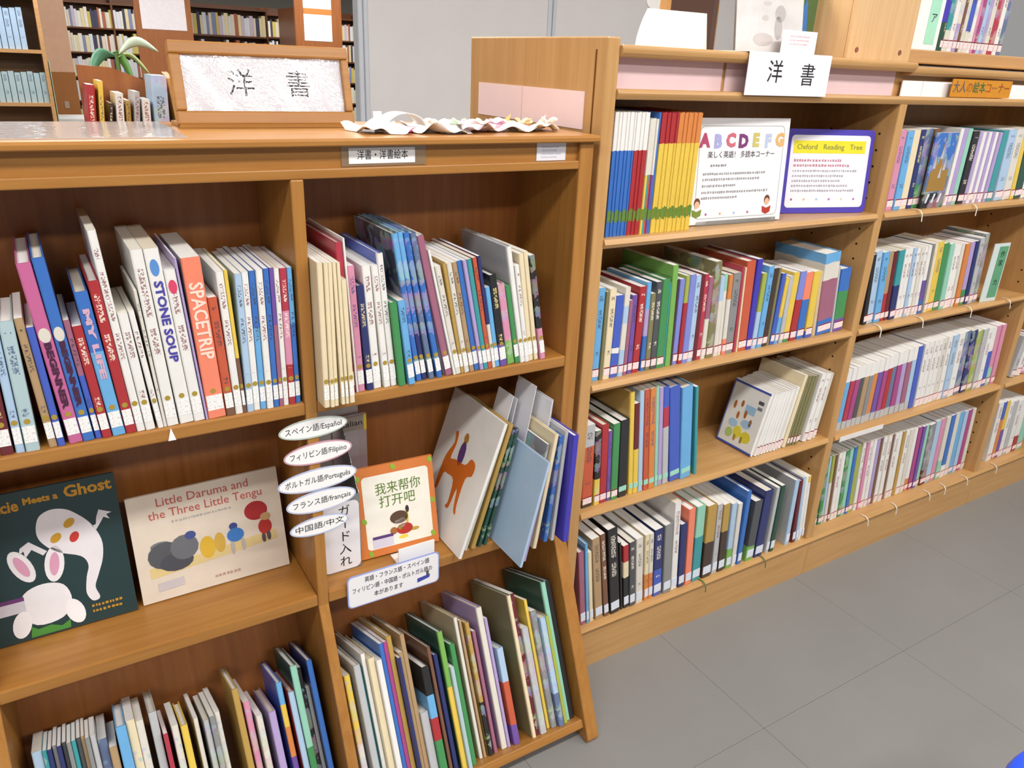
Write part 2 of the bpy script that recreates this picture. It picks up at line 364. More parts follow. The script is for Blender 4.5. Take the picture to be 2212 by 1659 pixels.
# ------------------------------------------------------------------ books
def book_mesh(t, h, d, cv, ins):
    b = min(.25*t, .0025)
    out = [(0, d), (0, b), (b*.3, b*.3), (b, 0), (t-b, 0), (t-b*.3, b*.3), (t, b), (t, d), (t-cv, d), (t-cv, cv+b*.4), (cv, cv+b*.4), (cv, d)]
    return G().prism(out, 0, h, 'Z'), G().box(cv*1.02, t-cv*1.02, cv+b*.45, d-ins, ins, h-ins)
PAGECOL = ['f4f2ee', 'ebe6da', 'f6f5f3', 'e6dcc8']
LETTER = {'B': ('BEGINNER', '4a2440'), 'S': ('STONE SOUP', '4a44a0'), 'P': ('SPACETRIP', 'ffd8c8'), 'L': ('MY LIFE', 'd0a8c0')}
def make_book(name, t, h, d, spec, fl, M):
    hard = 'h' in fl
    cv = min(.0022 if hard else .0006, t*.18); ins = .003 if hard else .0004
    gc, gp = book_mesh(t, h, d, cv, ins)
    o = obj(name, gc, cover(spec, fl)); o.matrix_world = M
    obj('pages', gp, paper_mat(PAGECOL[(int(t*1e5)+int(h*1e4)) % 4]), o)
    w0, w1 = max(.0006, t*.06), t-max(.0006, t*.06)
    def lab(nm, z0, z1, mt): return obj(nm, G().box(w0, w1, -.0005, .0002, z0, z1), mt, o)
    if 'w' in fl:
        lab('spine_label', .014, .040, sticker('efeeec', '8a8a90', 'white_spine_label'))
        if t > .006: obj('dot_sticker', G().prism(ellipse(t/2, .0475, min(.0042, t*.38), .0042, 12), -.0005, .0002, 'Y'), plain('a98f3a', .5), o)
        else: lab('dot_sticker', .044, .051, plain('a98f3a', .5))
    elif 'r' in fl and t > .004:
        lab('spine_label', .009, .027, sticker('f0dede', 'c03a44', 'red_white_spine_label'))
        lab('label_edge', .0255, .028, plain('b8202c', .5))
    elif 'b' in fl and t > .004:
        lab('spine_label', .012, .038, sticker('dfe6f2', '6a7ca8', 'pale_blue_spine_label'))
    elif 'g' in fl:
        lab('spine_label', .016, .030, sticker('9fd6c4', '5aa890', 'mint_spine_label'))
    for k, (s, c) in LETTER.items():
        if k in fl:
            z = {'B': .11, 'S': .17, 'P': .165, 'L': .15}[k]
            text('title', s, {'B': t*.62, 'S': t*.8, 'P': t*1.0, 'L': t*.62}[k], plain(c, .5), o, T(t*.5, -.0006, z) @ SPINE, fit={'B': .105, 'S': .13, 'P': .125, 'L': .11}[k], bold=.0006)
            if k == 'B':
                obj('emblem', G().prism(ellipse(t/2, .172, t*.42, .011, 16), -.0005, .0002, 'Y'), plain('d8d2c6', .5), o)
            if k == 'S': obj('emblem', G().prism(ellipse(t/2, .255, t*.3, .013, 16), -.0005, .0002, 'Y'), plain('5b8fd0', .5), o)
    if 'J' in fl and t > .013: obj('emblem', G().prism(ellipse(t/2, h-.026, t*.36, .011, 16), -.0005, .0002, 'Y'), plain('d6446a', .5), o)
    return o
def nth(n): return f'{n}'+('th' if 10 <= n % 100 <= 20 else {1: 'st', 2: 'nd', 3: 'rd'}.get(n % 10, 'th'))
def cname(spec):
    s = re.findall(r'([a-z]{2})(\d*)', spec.split('/')[0])
    n = []
    for c, _ in s:
        if NAMES[c] not in n: n.append(NAMES[c])
    return n[0] if len(n) == 1 else ' and '.join(n[:2])
ROWINFO = {  # name, word, y of spines, z of shelf, depth, counting (+1 from the first, -1 from the last), where
    'A1L': ('picture_book', 'picture book', .004, .894, .19, -1, 'from divider on shelf above the ghost book'),
    'A1R': ('picture_book', 'picture book', .004, .894, .185, 1, 'from divider on shelf above the orange-framed book'),
    'A3L': ('picture_book', 'picture book', .045, 0, .16, -1, 'from divider in rack below the ghost book'),
    'A3R': ('picture_book', 'picture book', .012, 0, .19, 1, 'from divider in rack below the language notice'),
    'B2': ('storybook', 'storybook', .03, .8064, .18, 1, 'from end panel on shelf below the alphabet sign'),
    'B3': ('storybook', 'storybook', .03, .48, .18, 1, "from end panel on tall bookcase's third shelf"),
    'B3b': ('series_book', 'slim series book', .03, .48, .17, -1, "from first upright on tall bookcase's third shelf"),
    'B4': ('novel', 'novel', .02, .1344, .17, 1, "from end panel on tall bookcase's bottom shelf"),
    'C1': ('graphic_book', 'book', .035, 1.126, .16, 1, "from first upright on second bay's top shelf"),
    'C2': ('comic_book', 'comic', .035, .8064, .13, 1, "from first upright on second bay's second shelf"),
    'C3': ('comic_book', 'comic', .035, .48, .13, 1, "from first upright on second bay's third shelf"),
    'C4': ('comic_book', 'comic', .05, .1344, .13, 1, "from first upright on second bay's bottom shelf"),
    'D4': ('comic_book', 'comic', .04, .1344, .13, 1, "from second upright on third bay's bottom shelf"),
    'D3': ('comic_book', 'comic', .035, .48, .13, 1, "from second upright on third bay's third shelf"),
}
GROUPS = dict(A1L='picture books on the shelf above the ghost book', A1R='picture books on the shelf above the orange-framed book', A3L='picture books in the rack below the ghost book',
              A3R='picture books in the rack below the language notice', B2='storybooks below the alphabet sign', B3='storybooks on the third shelf', B3b='series books on the third shelf', B4='novels on the bottom shelf',
              C1="books on the second bay's top shelf", C2="comics on the second bay's second shelf", C3="comics on the second bay's third shelf", C4="comics on the second bay's bottom shelf", D4='comics in the third bay', D3='comics in the third bay')
ROWS={
'A1L':'''-1021.7 16.6 208 0.0 dr hwt;-1002.7 11.4 199 0.0 lb wt;-990.2 18.1 199 0.0 pb wht;-960.6 11.1 201 -3.1 tn wt;-949.0 9.6 187 -3.1 rb w;-934.2 18.2 277 -4.5 mp hwB;-915.6 15.6 283 -4.3 bl hwB;-898.4 8.2 191 -4.5 rb55mv wt;-889.5 13.0 181 -4.5 rd wtT;-875.2 18.0 230 -4.7 sk60bl hwL;-856.4 14.6 244 -4.3 rd hwt;-841.1 11.7 316 -4.3 wh wt;-828.6 13.7 192 -4.3 wh wt;-811.0 8.2 195 -5.2 wh wt;-802.3 4.4 225 -3.8 ow t;-797.1 16.7 284 -3.5 wh wtR;-778.0 20.8 284 -3.8 wh wS;-756.5 16.5 250 -3.8 wh wtJ;-738.9 3.3 268 -3.9 li n;-735.0 27.8 266 -2.8 co/lg wP;-706.5 13.8 202 -2.8 br20oo wt;-692.0 11.9 241 -2.1 wh wtJ;-679.6 5.6 242 -2.1 br40ye w;-673.2 10.7 235 0.0 lb wt;-662.1 10.8 236 0.0 wh wt;-650.6 9.4 237 0.0 sk60bl wt;-640.5 10.9 238 0.0 wh wt;-628.8 8.8 239 0.0 bl wt;-619.2 6.7 239 0.0 mv60pu w;-612.0 8.2 238 0.0 wh wt;-603.1 11.3 237 0.0 rd30pk70cm wt;-591.3 8.3 237 0.0 bl60sk wt''',
'A1R':'''-555.0 10.0 251 0.0 cr wy42;-544.5 7.0 250 0.0 cr wy42;-537.0 7.0 249 0.0 cr wy42;-524.2 6.2 249 -1.2 cr wy42;-516.6 5.5 248 -1.3 cr wy42;-508.9 8.7 219 -1.8 cr wy42;-495.9 11.5 271 -2.7 cm hw;-482.5 3.3 278 -3.0 wh n;-478.7 12.5 230 -3.0 pk wt;-462.9 12.6 195 -3.8 nv wht;-449.4 15.3 228 -3.8 wh wt;-430.0 12.0 227 -4.7 wh wt;-416.0 11.2 247 -5.0 wh/rb wth;-403.0 13.0 160 -5.5 gn hy6;-384.7 13.1 163 -7.1 sk wty8;-364.9 10.6 281 -9.1 bl70sk/dg hwi;-352.8 9.8 283 -9.3 nv40bl70sk hwi;-339.0 10.7 282 -10.0 sl60bl hwi;-323.1 10.8 281 -10.8 bl70sl hwi;-304.2 13.5 276 -12.3 mv/wh hw;-288.7 4.5 251 -12.5 wh n;-283.4 11.0 218 -12.0 ow wt;-271.6 6.5 222 -10.8 go wh;-264.2 10.3 221 -10.8 ow wt;-252.8 9.4 222 -10.9 tn wt;-241.2 10.4 223 -11.2 bl w;-230.1 7.6 224 -11.1 li w;-221.9 9.6 225 -11.0 te w;-211.6 8.7 226 -10.4 oo wt;-202.3 6.8 229 -10.3 ow40nv w;-195.0 9.9 166 -9.9 sk w;-184.4 14.9 189 -9.8 pu25bk wht;-166.5 16.1 168 -10.4 lm30pk ih2;-148.8 10.2 165 -10.6 gn wh;-137.8 10.3 241 -10.4 wh/lg hw;-126.8 9.3 203 -9.8 wh wt;-116.8 10.5 224 -9.1 cr w;-103.6 9.5 227 -9.6 cr w;-90.4 11.6 220 -10.3 pk30bk wi''',
'B2':'''67.5 18.9 211 0.0 sk rt;87.9 6.3 202 0.0 ol n;96.9 17.9 207 0.0 cr rt;116.4 20.7 190 0.0 rb30wh36rb r;138.7 14.4 206 0.0 lb30ow60lb80ow r;154.6 9.2 175 0.0 mv r;168.3 13.3 185 -1.3 pu rt;182.1 18.8 202 0.0 rd rt;207.2 12.2 210 -1.6 bl40li70sk r;219.9 13.6 183 -1.6 ol rt;235.6 16.5 208 -2.0 dg rt;253.2 20.9 212 -2.1 gn rh;274.8 4.2 203 -2.2 te n;281.0 15.5 242 -2.6 lm n;297.2 5.7 208 -2.6 db n;303.4 14.3 207 -1.5 pw r;319.9 11.5 214 -1.8 rd70yg r;332.1 17.4 215 -1.7 pw r;350.2 16.1 211 -1.3 lb rt;367.6 11.8 211 -1.5 dr h;380.1 13.4 211 -1.6 cm rt;394.6 13.5 203 -1.8 ow50mv r;410.4 21.2 238 -2.2 ol ri;436.4 13.7 201 -3.4 ow70lb r;452.4 10.7 205 -3.8 ow80mt r;463.9 12.4 202 -3.2 co20ow70or r;477.0 25.0 204 -2.4 gy rt;505.6 7.9 216 -3.2 cm h;514.3 4.8 215 -3.2 cr n;519.7 28.8 229 -2.9 oo rh;549.3 17.9 231 -1.7 in r;567.8 14.8 194 0.0 lb50yg r;585.1 18.2 210 0.0 sk rt;605.3 16.7 203 0.0 db r;624.0 8.4 202 0.0 ol n;636.0 13.6 186 1.5 rb r;651.6 12.0 175 1.4 sk40ye r;668.5 13.8 177 0.0 lg r;683.0 20.9 185 0.0 gn15ye r;707.7 22.9 185 0.0 rd60pw r;735.8 26.8 180 -1.5 bl60co r;767.4 25.3 180 -2.8 rb10ye r;800.3 12.8 176 -5.0 be n;814.0 57.6 222 -5.1 bl18mv68ow88sk hr;875.1 7.5 182 -6.0 lg n;883.2 40.4 175 -3.8 pu20gn65bl hr''',
'B3':'''71.3 29.5 217 -2.6 db10oo75lg rt;105.5 16.3 199 -3.6 ye35bk ri;123.4 19.2 210 -3.3 rd rh;144.9 11.1 190 -3.8 pu rt;157.1 19.6 206 -3.6 gn r;179.9 25.5 209 -3.8 bk ghn;212.8 12.9 278 -5.6 ye/go gh;226.8 14.4 247 -5.7 ye50dr g;243.5 13.1 277 -6.1 lb g;258.8 14.6 278 -6.4 oo gt;275.3 17.8 278 -6.3 or gt;297.0 10.4 282 -6.9 mt g;308.1 12.0 274 -6.8 li g;323.4 18.1 273 -7.4 lg60cm80rb gh;347.0 33.5 268 -8.3 rb gh;381.2 34.3 261 -7.5 sk ghd180;431.7 9.5 255 -8.3 te n''',
'B3b':'''638.5 10.7 182 14.0 wh n;652.2 9.3 180 13.7 wh r;664.3 9.4 180 13.4 wh r;676.5 9.5 180 13.1 wh r;688.7 9.6 180 12.7 wh r;701.1 9.7 180 12.4 wh r;713.4 9.8 180 12.1 wh r;725.9 9.9 182 11.8 wh r;738.4 10.0 182 11.5 ow r;751.1 10.1 183 11.2 wh r;765.6 12.0 215 10.8 cr n;782.0 8.6 208 10.5 ol r;793.0 8.7 208 10.2 ol r;804.1 8.7 207 9.9 ol r;815.3 8.8 206 9.6 ol r;826.5 8.9 206 9.3 ol r;847.2 17.8 205 8.9 wh rt;870.0 18.0 202 8.6 wh rt;893.0 14.6 199 8.3 ow r''',
'B4':'''93.2 16.0 228 -6.7 mv bh;111.6 8.1 249 -6.4 sk bh;122.9 10.9 220 -7.0 cr b;140.1 23.2 256 -8.1 tn bt;167.6 15.2 263 -8.7 br bt;188.1 29.5 269 -8.2 bk bht;223.7 5.7 218 -8.0 bk n;232.7 17.2 202 -6.8 bk50cr75rd b;252.4 17.4 207 -6.8 dg bt;273.8 22.0 211 -6.7 ow bt;301.6 13.4 213 -6.0 or40cr bt;317.3 13.5 211 -6.0 or40ow bt;334.6 27.3 217 -5.9 rb40nv bt;366.5 26.1 223 -6.0 gy bh;397.3 20.3 283 -5.6 wh bt;421.9 20.5 207 -5.5 nv bh;446.8 22.4 248 -5.5 co bh;473.7 29.2 245 -4.3 te60mt bh;509.5 33.1 237 -3.9 db50go bh;549.5 18.5 231 -4.2 lg bt;572.4 23.7 225 -4.2 db60go b;602.7 18.9 219 -3.9 lm30lb b;626.2 15.6 211 -3.3 ow b;648.1 15.8 243 -1.3 bl bh;681.3 30.4 200 0.0 lm25dg bh;718.8 32.8 223 0.0 nv bh;766.7 13.0 222 0.0 lg b;784.1 16.8 224 0.0 fg b;853.3 17.3 224 -1.7 lb/lg bh;883.1 13.6 219 -4.8 dr bh;901.4 11.7 227 -5.8 lb b;913.8 11.8 226 -5.7 wh b;926.2 9.9 225 -5.7 go10wh90ye b''',
'C1':'''1007.9 27.6 203 -1.6 pk rt;1038.4 27.9 201 -2.3 sk rt;1068.3 28.4 203 -2.2 cr r;1099.2 20.5 204 -2.6 nv rt;1122.2 33.2 205 -3.2 gn30sl ri;1160.2 25.3 206 -3.6 br n;1269.6 15.5 206 0.0 wh r;1287.6 20.1 206 0.0 li r;1310.4 20.3 206 0.0 mt r;1335.7 29.8 199 0.0 bk rt;1368.2 13.9 196 0.0 li r;1384.7 14.0 196 0.0 wh r;1401.3 14.1 196 0.0 li r;1418.0 14.2 196 0.0 wh r;1434.8 14.3 196 0.0 li r;1451.8 14.4 195 0.0 wh r;1468.9 14.5 195 0.0 li r;1488.6 26.9 200 0.0 te r;1527.9 42.2 202 -3.4 lb rt;1574.4 37.9 203 -4.5 ow rt;1618.5 20.4 206 -6.0 ye r;1639.5 39.1 202 -5.0 fg r;1681.5 37.1 201 -4.9 wh rt;1722.1 40.5 201 -4.5 lb rt''',
'C2':'''1018.6 16.1 202 -6.0 bk r;1037.3 26.4 208 -6.0 lb rt;1066.5 26.7 205 -6.0 sk rt;1096.2 18.6 204 -6.0 rd40tn r;1117.6 16.6 203 -6.0 dr r;1137.1 25.2 204 -6.0 nv50te r;1165.5 16.9 207 -6.0 wh rt;1185.4 17.0 207 -6.0 wh rt;1205.4 15.0 206 -6.0 lb rt;1223.4 15.1 205 -6.0 wh rt;1241.5 15.3 204 -6.0 ow rt;1259.8 13.2 205 -6.0 wh rt;1275.9 15.4 207 -6.0 bl20pu50wh r;1294.4 8.8 211 -6.0 gy n;1306.0 15.6 211 -6.0 cr r;1324.8 27.4 213 -6.0 ye rt;1355.6 25.4 206 -6.0 gn r;1384.4 20.8 203 -6.0 mt r;1408.7 18.8 197 -6.0 wh rt;1430.7 16.6 195 -6.0 wh rt;1450.5 14.2 196 -6.0 ow r;1467.9 21.5 197 -6.0 or r;1493.0 21.5 200 -6.0 gn25li r;1521.0 16.8 201 -6.0 nv r;1541.5 21.7 209 -6.0 lg rt;1567.4 21.8 220 -6.0 gy ri''',
'C3':'''1002.8 20.2 193 0.0 lg13sk80wh n;1026.1 18.3 194 0.0 lg13cm80wh n;1047.4 20.6 195 0.0 lg13mg80wh n;1073.2 18.7 196 -1.3 lg13dg80wh n;1092.9 21.0 197 -1.5 lg13tn80wh n;1117.1 19.1 197 -2.2 lg13gy80wh n;1139.3 21.4 199 -2.2 lg13or80wh n;1163.9 21.6 200 -2.9 lg13pu80wh n;1188.8 19.6 202 -3.2 lg13mg80wh n;1211.7 22.0 205 -3.6 lg13rd80wh n;1237.6 20.0 206 -4.5 lg13sl80wh n;1260.4 22.4 209 -4.8 lg13mg80wh n;1287.9 20.3 211 -6.0 lg13li80wh n;1310.2 22.8 213 -6.0 lg13mv80wh n;1336.6 20.7 215 -6.0 lg13lb80wh n;1360.9 23.3 214 -6.0 rb n;1390.4 21.1 218 -6.0 wh rt;1415.2 21.3 220 -6.0 wh rt;1440.3 21.5 221 -6.0 wh rt;1465.6 21.7 221 -6.0 wh rt;1491.1 22.0 221 -6.0 ow rt;1517.0 22.2 223 -6.0 wh rt;1543.0 27.5 224 -6.0 lb rt;1574.7 30.3 224 -6.0 wh rt;1609.4 33.2 225 -6.0 sl ri;1647.4 30.9 224 -6.0 nv ri;1683.1 28.8 218 -6.0 yg ri;1716.4 26.5 220 -6.0 lg ri;1747.4 24.1 219 -6.0 wh rt;1775.9 24.5 216 -6.0 rb60wh r;1804.7 22.0 219 -6.0 mt30pk r;1830.8 22.3 220 -6.0 pk r''',
'C4':'''1022.1 13.8 246 -6.0 lb r;1038.8 16.0 245 -6.0 gn ri;1057.7 10.0 244 -6.0 lb r;1070.4 12.1 245 -6.0 ow60yg r;1085.3 10.2 244 -6.0 br r;1098.2 16.4 248 -6.0 wh rt;1117.5 14.4 247 -6.0 wh r;1134.9 16.6 247 -6.0 gn ri;1154.6 16.7 249 -6.0 mt r;1174.5 14.7 250 -6.0 bl r;1192.2 19.0 251 -6.0 yg r;1216.9 15.0 256 -6.0 wh rt;1235.0 15.1 254 -6.0 pk r;1253.3 15.2 253 -6.0 wh rt;1271.6 15.3 253 -6.0 wh r;1290.2 15.4 252 -6.0 li r;1308.8 13.3 251 -6.0 br n;1325.3 17.9 251 -6.0 wh rt;1346.5 18.0 250 -6.0 wh rt;1368.0 13.6 250 -6.0 br n;1384.9 18.2 250 -6.0 wh rt;1406.7 16.1 251 -6.0 wh r;1426.2 13.9 250 -6.0 go n;1443.5 21.0 249 -6.0 wh rt;1468.3 18.8 247 -6.0 ow r;1490.8 18.9 245 -6.0 or20wh r;1513.6 19.1 246 -6.0 mg r;1536.5 16.8 244 -6.0 pu r;1557.1 17.0 243 -6.0 mt r;1577.8 32.2 241 -6.0 dr25gy ri;1614.5 27.5 246 -6.0 lb r;1646.4 22.6 248 -6.0 pk r;1673.2 22.8 250 -6.0 mt30ow r;1700.3 23.0 251 -6.0 wh20bl r;1727.7 23.3 253 -6.0 ow r;1755.4 23.5 251 -6.0 sk r;1783.4 21.1 250 -6.0 lb r;1808.8 21.2 249 -6.0 mg r;1834.4 18.7 249 -6.0 ow r''',
'D4':'''1985.9 30.7 245 -6.0 wh rt;2020.7 21.7 242 -6.0 or70rb r;2046.3 21.7 241 -6.0 pu50ye r;2072.0 25.2 233 -6.0 wh rt;2101.3 25.4 230 -6.0 lg r;2130.9 29.0 226 -6.0 wh rt;2164.1 29.3 221 -6.0 rd30wh r;2197.7 36.6 211 -6.0 mt r''',
'D3':'''1960.5 30.2 151 7.5 lg rt;1994.5 33.5 149 8.2 wh rt;2032.0 39.7 146 9.8 pk r''',
'A3L':'''-1069.3 15.7 330 -1.5 mt40lb id95;-1053.2 6.9 329 -1.5 te id95;-1046.0 6.9 329 -1.5 nv nd95;-1038.7 6.9 330 -1.5 gy nd95;-1031.5 6.9 330 -1.5 nv nd95;-1024.2 6.9 330 -1.5 dg nd95;-1016.9 6.9 330 -1.5 gy nd95;-1009.7 6.9 330 -1.5 te nd95;-1002.4 6.9 330 -1.5 dg nd95;-995.2 5.9 330 -1.5 tn nd95;-988.9 6.9 330 -1.5 gy nd95;-981.6 8.8 330 -1.5 lg nd95;-972.4 14.7 312 -1.5 mt30sl id130;-957.3 12.7 298 -1.5 tn nd130;-941.6 16.7 330 -1.5 sk hd130;-924.6 14.7 330 -1.5 cr id130;-909.5 12.7 323 -1.5 ow id130;-887.3 13.7 330 -1.5 lg hd130;-871.5 7.8 289 -1.5 cm nd130;-856.2 11.8 296 -1.5 ow id130;-841.3 11.8 292 -1.5 bl20ye hd130;-817.5 7.8 291 -1.5 ow n;-802.5 9.8 285 -1.5 lg i;-791.9 9.8 290 -1.5 gy i;-781.7 9.8 291 -1.5 ow i;-745.0 11.8 324 -1.5 go h;-728.6 11.8 288 -1.5 pk i;-712.2 11.8 258 -1.5 ow i;-687.9 13.7 253 -1.5 li h;-663.0 10.8 302 -1.5 pu50or70ye85sk/rb h;-645.9 11.8 280 -1.5 lb/rd h;-633.7 12.7 330 -1.5 gn50mt/fg h;-620.6 10.8 316 -1.5 bk i;-609.4 7.8 272 -1.5 gy n;-601.2 10.8 330 -1.5 bl/nv h''',
'A3R':'''-544.7 12.7 284 -1.0 ow50ye i;-524.0 13.7 300 -1.0 lg h;-509.9 4.9 287 -1.0 te n;-500.4 8.8 311 -1.0 wh h;-491.1 13.7 301 -1.0 cr h;-477.0 11.8 295 -1.0 wh h;-462.1 8.8 322 -1.0 bl n;-452.8 8.8 322 -1.0 mg n;-443.6 10.8 330 -1.0 go h;-432.4 6.9 285 -1.0 nv n;-425.2 9.8 290 -1.0 tn n;-415.0 9.8 325 -1.0 tn h;-404.8 17.6 153 -1.0 lg h;-386.7 16.7 247 -1.0 gn35rd55sk75bk h;-362.2 7.8 280 -1.0 br h;-351.7 9.8 259 -1.0 nv h;-336.8 11.8 306 -1.0 ye60lm/fg h;-324.6 8.8 226 -1.0 pb n;-313.4 11.8 270 -1.0 gn h;-288.2 7.8 318 -1.0 ow/be h;-278.7 5.9 310 -1.0 tn n;-267.1 9.8 301 -1.0 bk40go/go hi;-253.7 7.8 278 -1.0 mv n;-233.7 13.7 323 -1.0 ow/li h;-219.5 6.9 296 -1.0 li n;-204.9 15.7 222 -1.0 pu20oo65lb h;-159.6 8.8 330 -1.0 cr/ol hd185;-150.4 11.8 330 -1.0 dr i;-138.2 15.7 248 -1.0 lg i;-114.3 7.8 304 -1.0 ye n;-106.0 14.7 276 -1.0 gy i;-89.6 13.7 257 -1.0 sl30lb i;-73.5 8.8 256 -1.0 yg/tn h;-64.3 11.8 330 -1.0 mt/fg h;-52.2 11.8 330 -1.0 bk h''',
}

for key, txt in ROWS.items():
    nm, word, yf, zs, dep, sgn, where = ROWINFO[key]
    L = [e.split() for e in txt.split(';')]
    rr = random.Random(key)
    for i, (x, t, h, ln, spec, fl) in enumerate(L):
        x, t, h, ln = float(x)/1000, float(t)/1000, float(h)/1000, float(ln)
        m = re.search(r'y(\d+)', fl); yo = int(m.group(1))/1000 if m else 0
        m = re.search(r'd(\d+)', fl); d = int(m.group(1))/1000 if m else min(dep, h*rr.uniform(.68, .8))
        fl = re.sub(r'[yd]\d+', '', fl)
        if key.startswith('A3'): d = min(d, .148 if key == 'A3L' else .185)
        up = t*math.sin(math.radians(ln)) if ln > 0 else 0
        loc = T(x, yf-yo+rr.uniform(0, .004), zs+up+.0003)
        M = (SLANT @ T(x, yf+rr.uniform(-.003, .02), .0003) if key.startswith('A3') else loc) @ RY(ln)
        o = make_book(nm, t, h, d, spec, fl, M)
        if key == 'B3b' and i == 0:
            for y0, y1, z0, z1, c in ((0, d, h-.006, h, '4656a8'), (0, d, 0, .006, '4656a8'), (d-.004, d, .006, h-.006, '6a78b8'), (.030, .065, .105, .128, '9cc0dc'), (.012, .030, .142, .152, '55555f'), (.012, .028, .126, .135, '7a7a84')):
                obj('cover_picture', G().box(-.0004, .0001, y0, y1, z0, z1), plain(c, .5), o)
            for yc, zc, ry, rz, c in ((.045, .040, .022, .016, 'dccb42'), (.085, .045, .018, .018, 'e0d24a'), (.12, .035, .016, .014, 'b2c878'), (.115, .065, .02, .012, 'a8cbe4'), (.06, .075, .022, .012, 'a4c4e2'), (.075, .10, .006, .012, 'a8643a'), (.105, .09, .006, .011, 'b8703c'), (.045, .082, .006, .011, 'a06038'), (.13, .115, .006, .012, 'b06a3c'), (.10, .125, .006, .010, 'a8643a'), (.09, .028, .006, .010, 'b89030'), (.06, .028, .005, .010, 'a08030')):
                obj('cover_picture', G().prism(ellipse(yc*.78, zc, ry*.8, rz, 14), -.0006, .0001, 'X'), plain(c, .5), o)
        k = i+1 if sgn > 0 else len(L)-i
        thin = '' if ' ' in cname(spec) else ('thin ' if t < .006 else ('thick ' if t > .017 else ''))
        tag(o, f'{thin}{cname(spec)} {word}, {nth(k)} {where}', 'book', GROUPS[key])
# slim graded readers in colour sets beside the end panel
READ = [(.0687, .1232, 14, 'bl70wh', 'blue-and-white'), (.1240, .1590, 8, 'rd70wh', 'red-and-white'), (.1597, .1880, 5, 'pu55ow', ''), (.1890, .2350, 9, 'ye75rd', 'yellow-and-red'), (.2358, .3020, 13, 'ye75or', 'yellow-and-orange')]
for x0, x1, n, spec, word in READ:
    p = (x1-x0)/n
    for i in range(n):
        sp = spec; h = .242; lab = f'slim {word} reader booklet with a green band, in the set beside the end panel'
        if not word:
            sp = ['ye52ow', 'te52ow', 'oo52ow', 'pu52ow', 'bl'][i]; h = .230 if i < 4 else .242
            lab = f'slim {cname(sp)} reader booklet between the red-and-white and yellow-and-red reader sets'
        o = obj('reader_booklet', book_mesh(p*.97, h+.0006*(i % 3), .17, .0004, .0004)[0], cover(sp)); o.location = (x0+i*p, .030+.0007*(i*7 % 5), 1.1262)
        obj('pages', book_mesh(p*.97, h, .17, .0004, .0004)[1], paper_mat('f0eeea'), o)
        obj('green_band', G().box(p*.03, p*.94, -.0004, .0002, .030+.003*math.sin(i*1.9), .052+.003*math.sin(i*1.3)), plain('6a8a3a', .5, .3, .2, 120), o)
        tag(o, lab, 'booklet', 'graded reader booklets')
# books lying against each other at the end of the display shelf: x, y, h, d, t, lean, yaw, cover
LEAN = [(-0.287, -0.026, 0.305, 0.215, 0.007, 19, 0, 'wh', 'hn'), (-0.262, -0.004, 0.285, 0.19, 0.006, 18, 0, 'ow', 'i'), (-0.247, -0.006, 0.285, 0.19, 0.01, 17, 0, 'go', 'h'), (-0.23, -0.006, 0.27, 0.19, 0.007, 16, 0, 'fg', 'hi'), (-0.216, -0.006, 0.27, 0.19, 0.007, 15, 0, 'fg', 'hi'), (-0.19, -0.11, 0.235, 0.18, 0.006, 13.5, 0, 'lb', 'hn'), (-0.172, -0.095, 0.225, 0.18, 0.006, 12, 0, 'li', 'h'), (-0.15, -0.06, 0.245, 0.2, 0.006, 10.5, 0, 'gy', 'i'), (-0.13, -0.066, 0.265, 0.2, 0.009, 8.5, 0, 'cr', 'h'), (-0.112, -0.05, 0.25, 0.19, 0.005, 7, 0, 'rd', 'n'), (-0.095, -0.055, 0.25, 0.19, 0.01, 5.5, 0, 'bl', 'hi'), (-0.078, -0.058, 0.26, 0.2, 0.008, 4, 0, 'lg', 'h'), (-0.058, -0.075, 0.255, 0.2, 0.014, 1.5, 0, 'in', 'h')]
lw = ['white picture book with an orange tiger cover leaning on the display shelf', 'thin off-white picture book leaning directly behind the tiger book', 'gold-spined picture book leaning in the display shelf stack',
      'dark green picture book leaning beside the gold-spined one', 'dark green picture book leaning behind its dark green twin', 'small pale blue picture book jutting out of the leaning stack', 'lilac picture book directly behind the jutting pale blue one',
      'thin grey picture book in the leaning stack behind the lilac one', 'cream-spined picture book in the leaning stack near the side panel', 'thin red picture book between the cream and blue leaning books',
      'blue picture book leaning between thin red and light grey ones', 'light grey picture book leaning beside the indigo one', 'indigo hardcover picture book at the end of the leaning stack']
for (x, y, h, d, t, ln, yw, spec, fl), lb in zip(LEAN, lw):
    o = make_book('picture_book', t, h, d, spec, fl, T(x, y, .4915+t*math.sin(math.radians(ln))) @ RY(ln) @ RZ(yw))
    tag(o, lb, 'book', 'leaning picture books')
    if lb.startswith('white picture'):   # the left cover carries a plain orange four-legged animal with a small rider
        def onc(nm, pts, c): return obj(nm, G().prism([(.215-a, b) for a, b in pts], -.0005, .0002, 'X'), plain(c, .5), o)
        onc('animal_picture', smooth([(.045, .085), (.055, .088), (.062, .125), (.078, .13), (.105, .128), (.112, .08), (.105, .068), (.12, .07), (.128, .12), (.14, .075), (.152, .07), (.146, .09), (.146, .15), (.165, .165), (.165, .19), (.145, .195), (.13, .175), (.09, .17), (.07, .165), (.075, .20), (.07, .225), (.06, .222), (.066, .2), (.05, .165), (.045, .13)], 3), 'cf6a22')
        onc('rider_picture', ellipse(.105, .19, .012, .028, 12), '5a3a72'); onc('rider_picture', ellipse(.105, .225, .009, .012, 10), 'b07a3a')
        onc('barcode_label', [(.05, .012), (.09, .012), (.09, .045), (.05, .045)], 'b9b2bc')
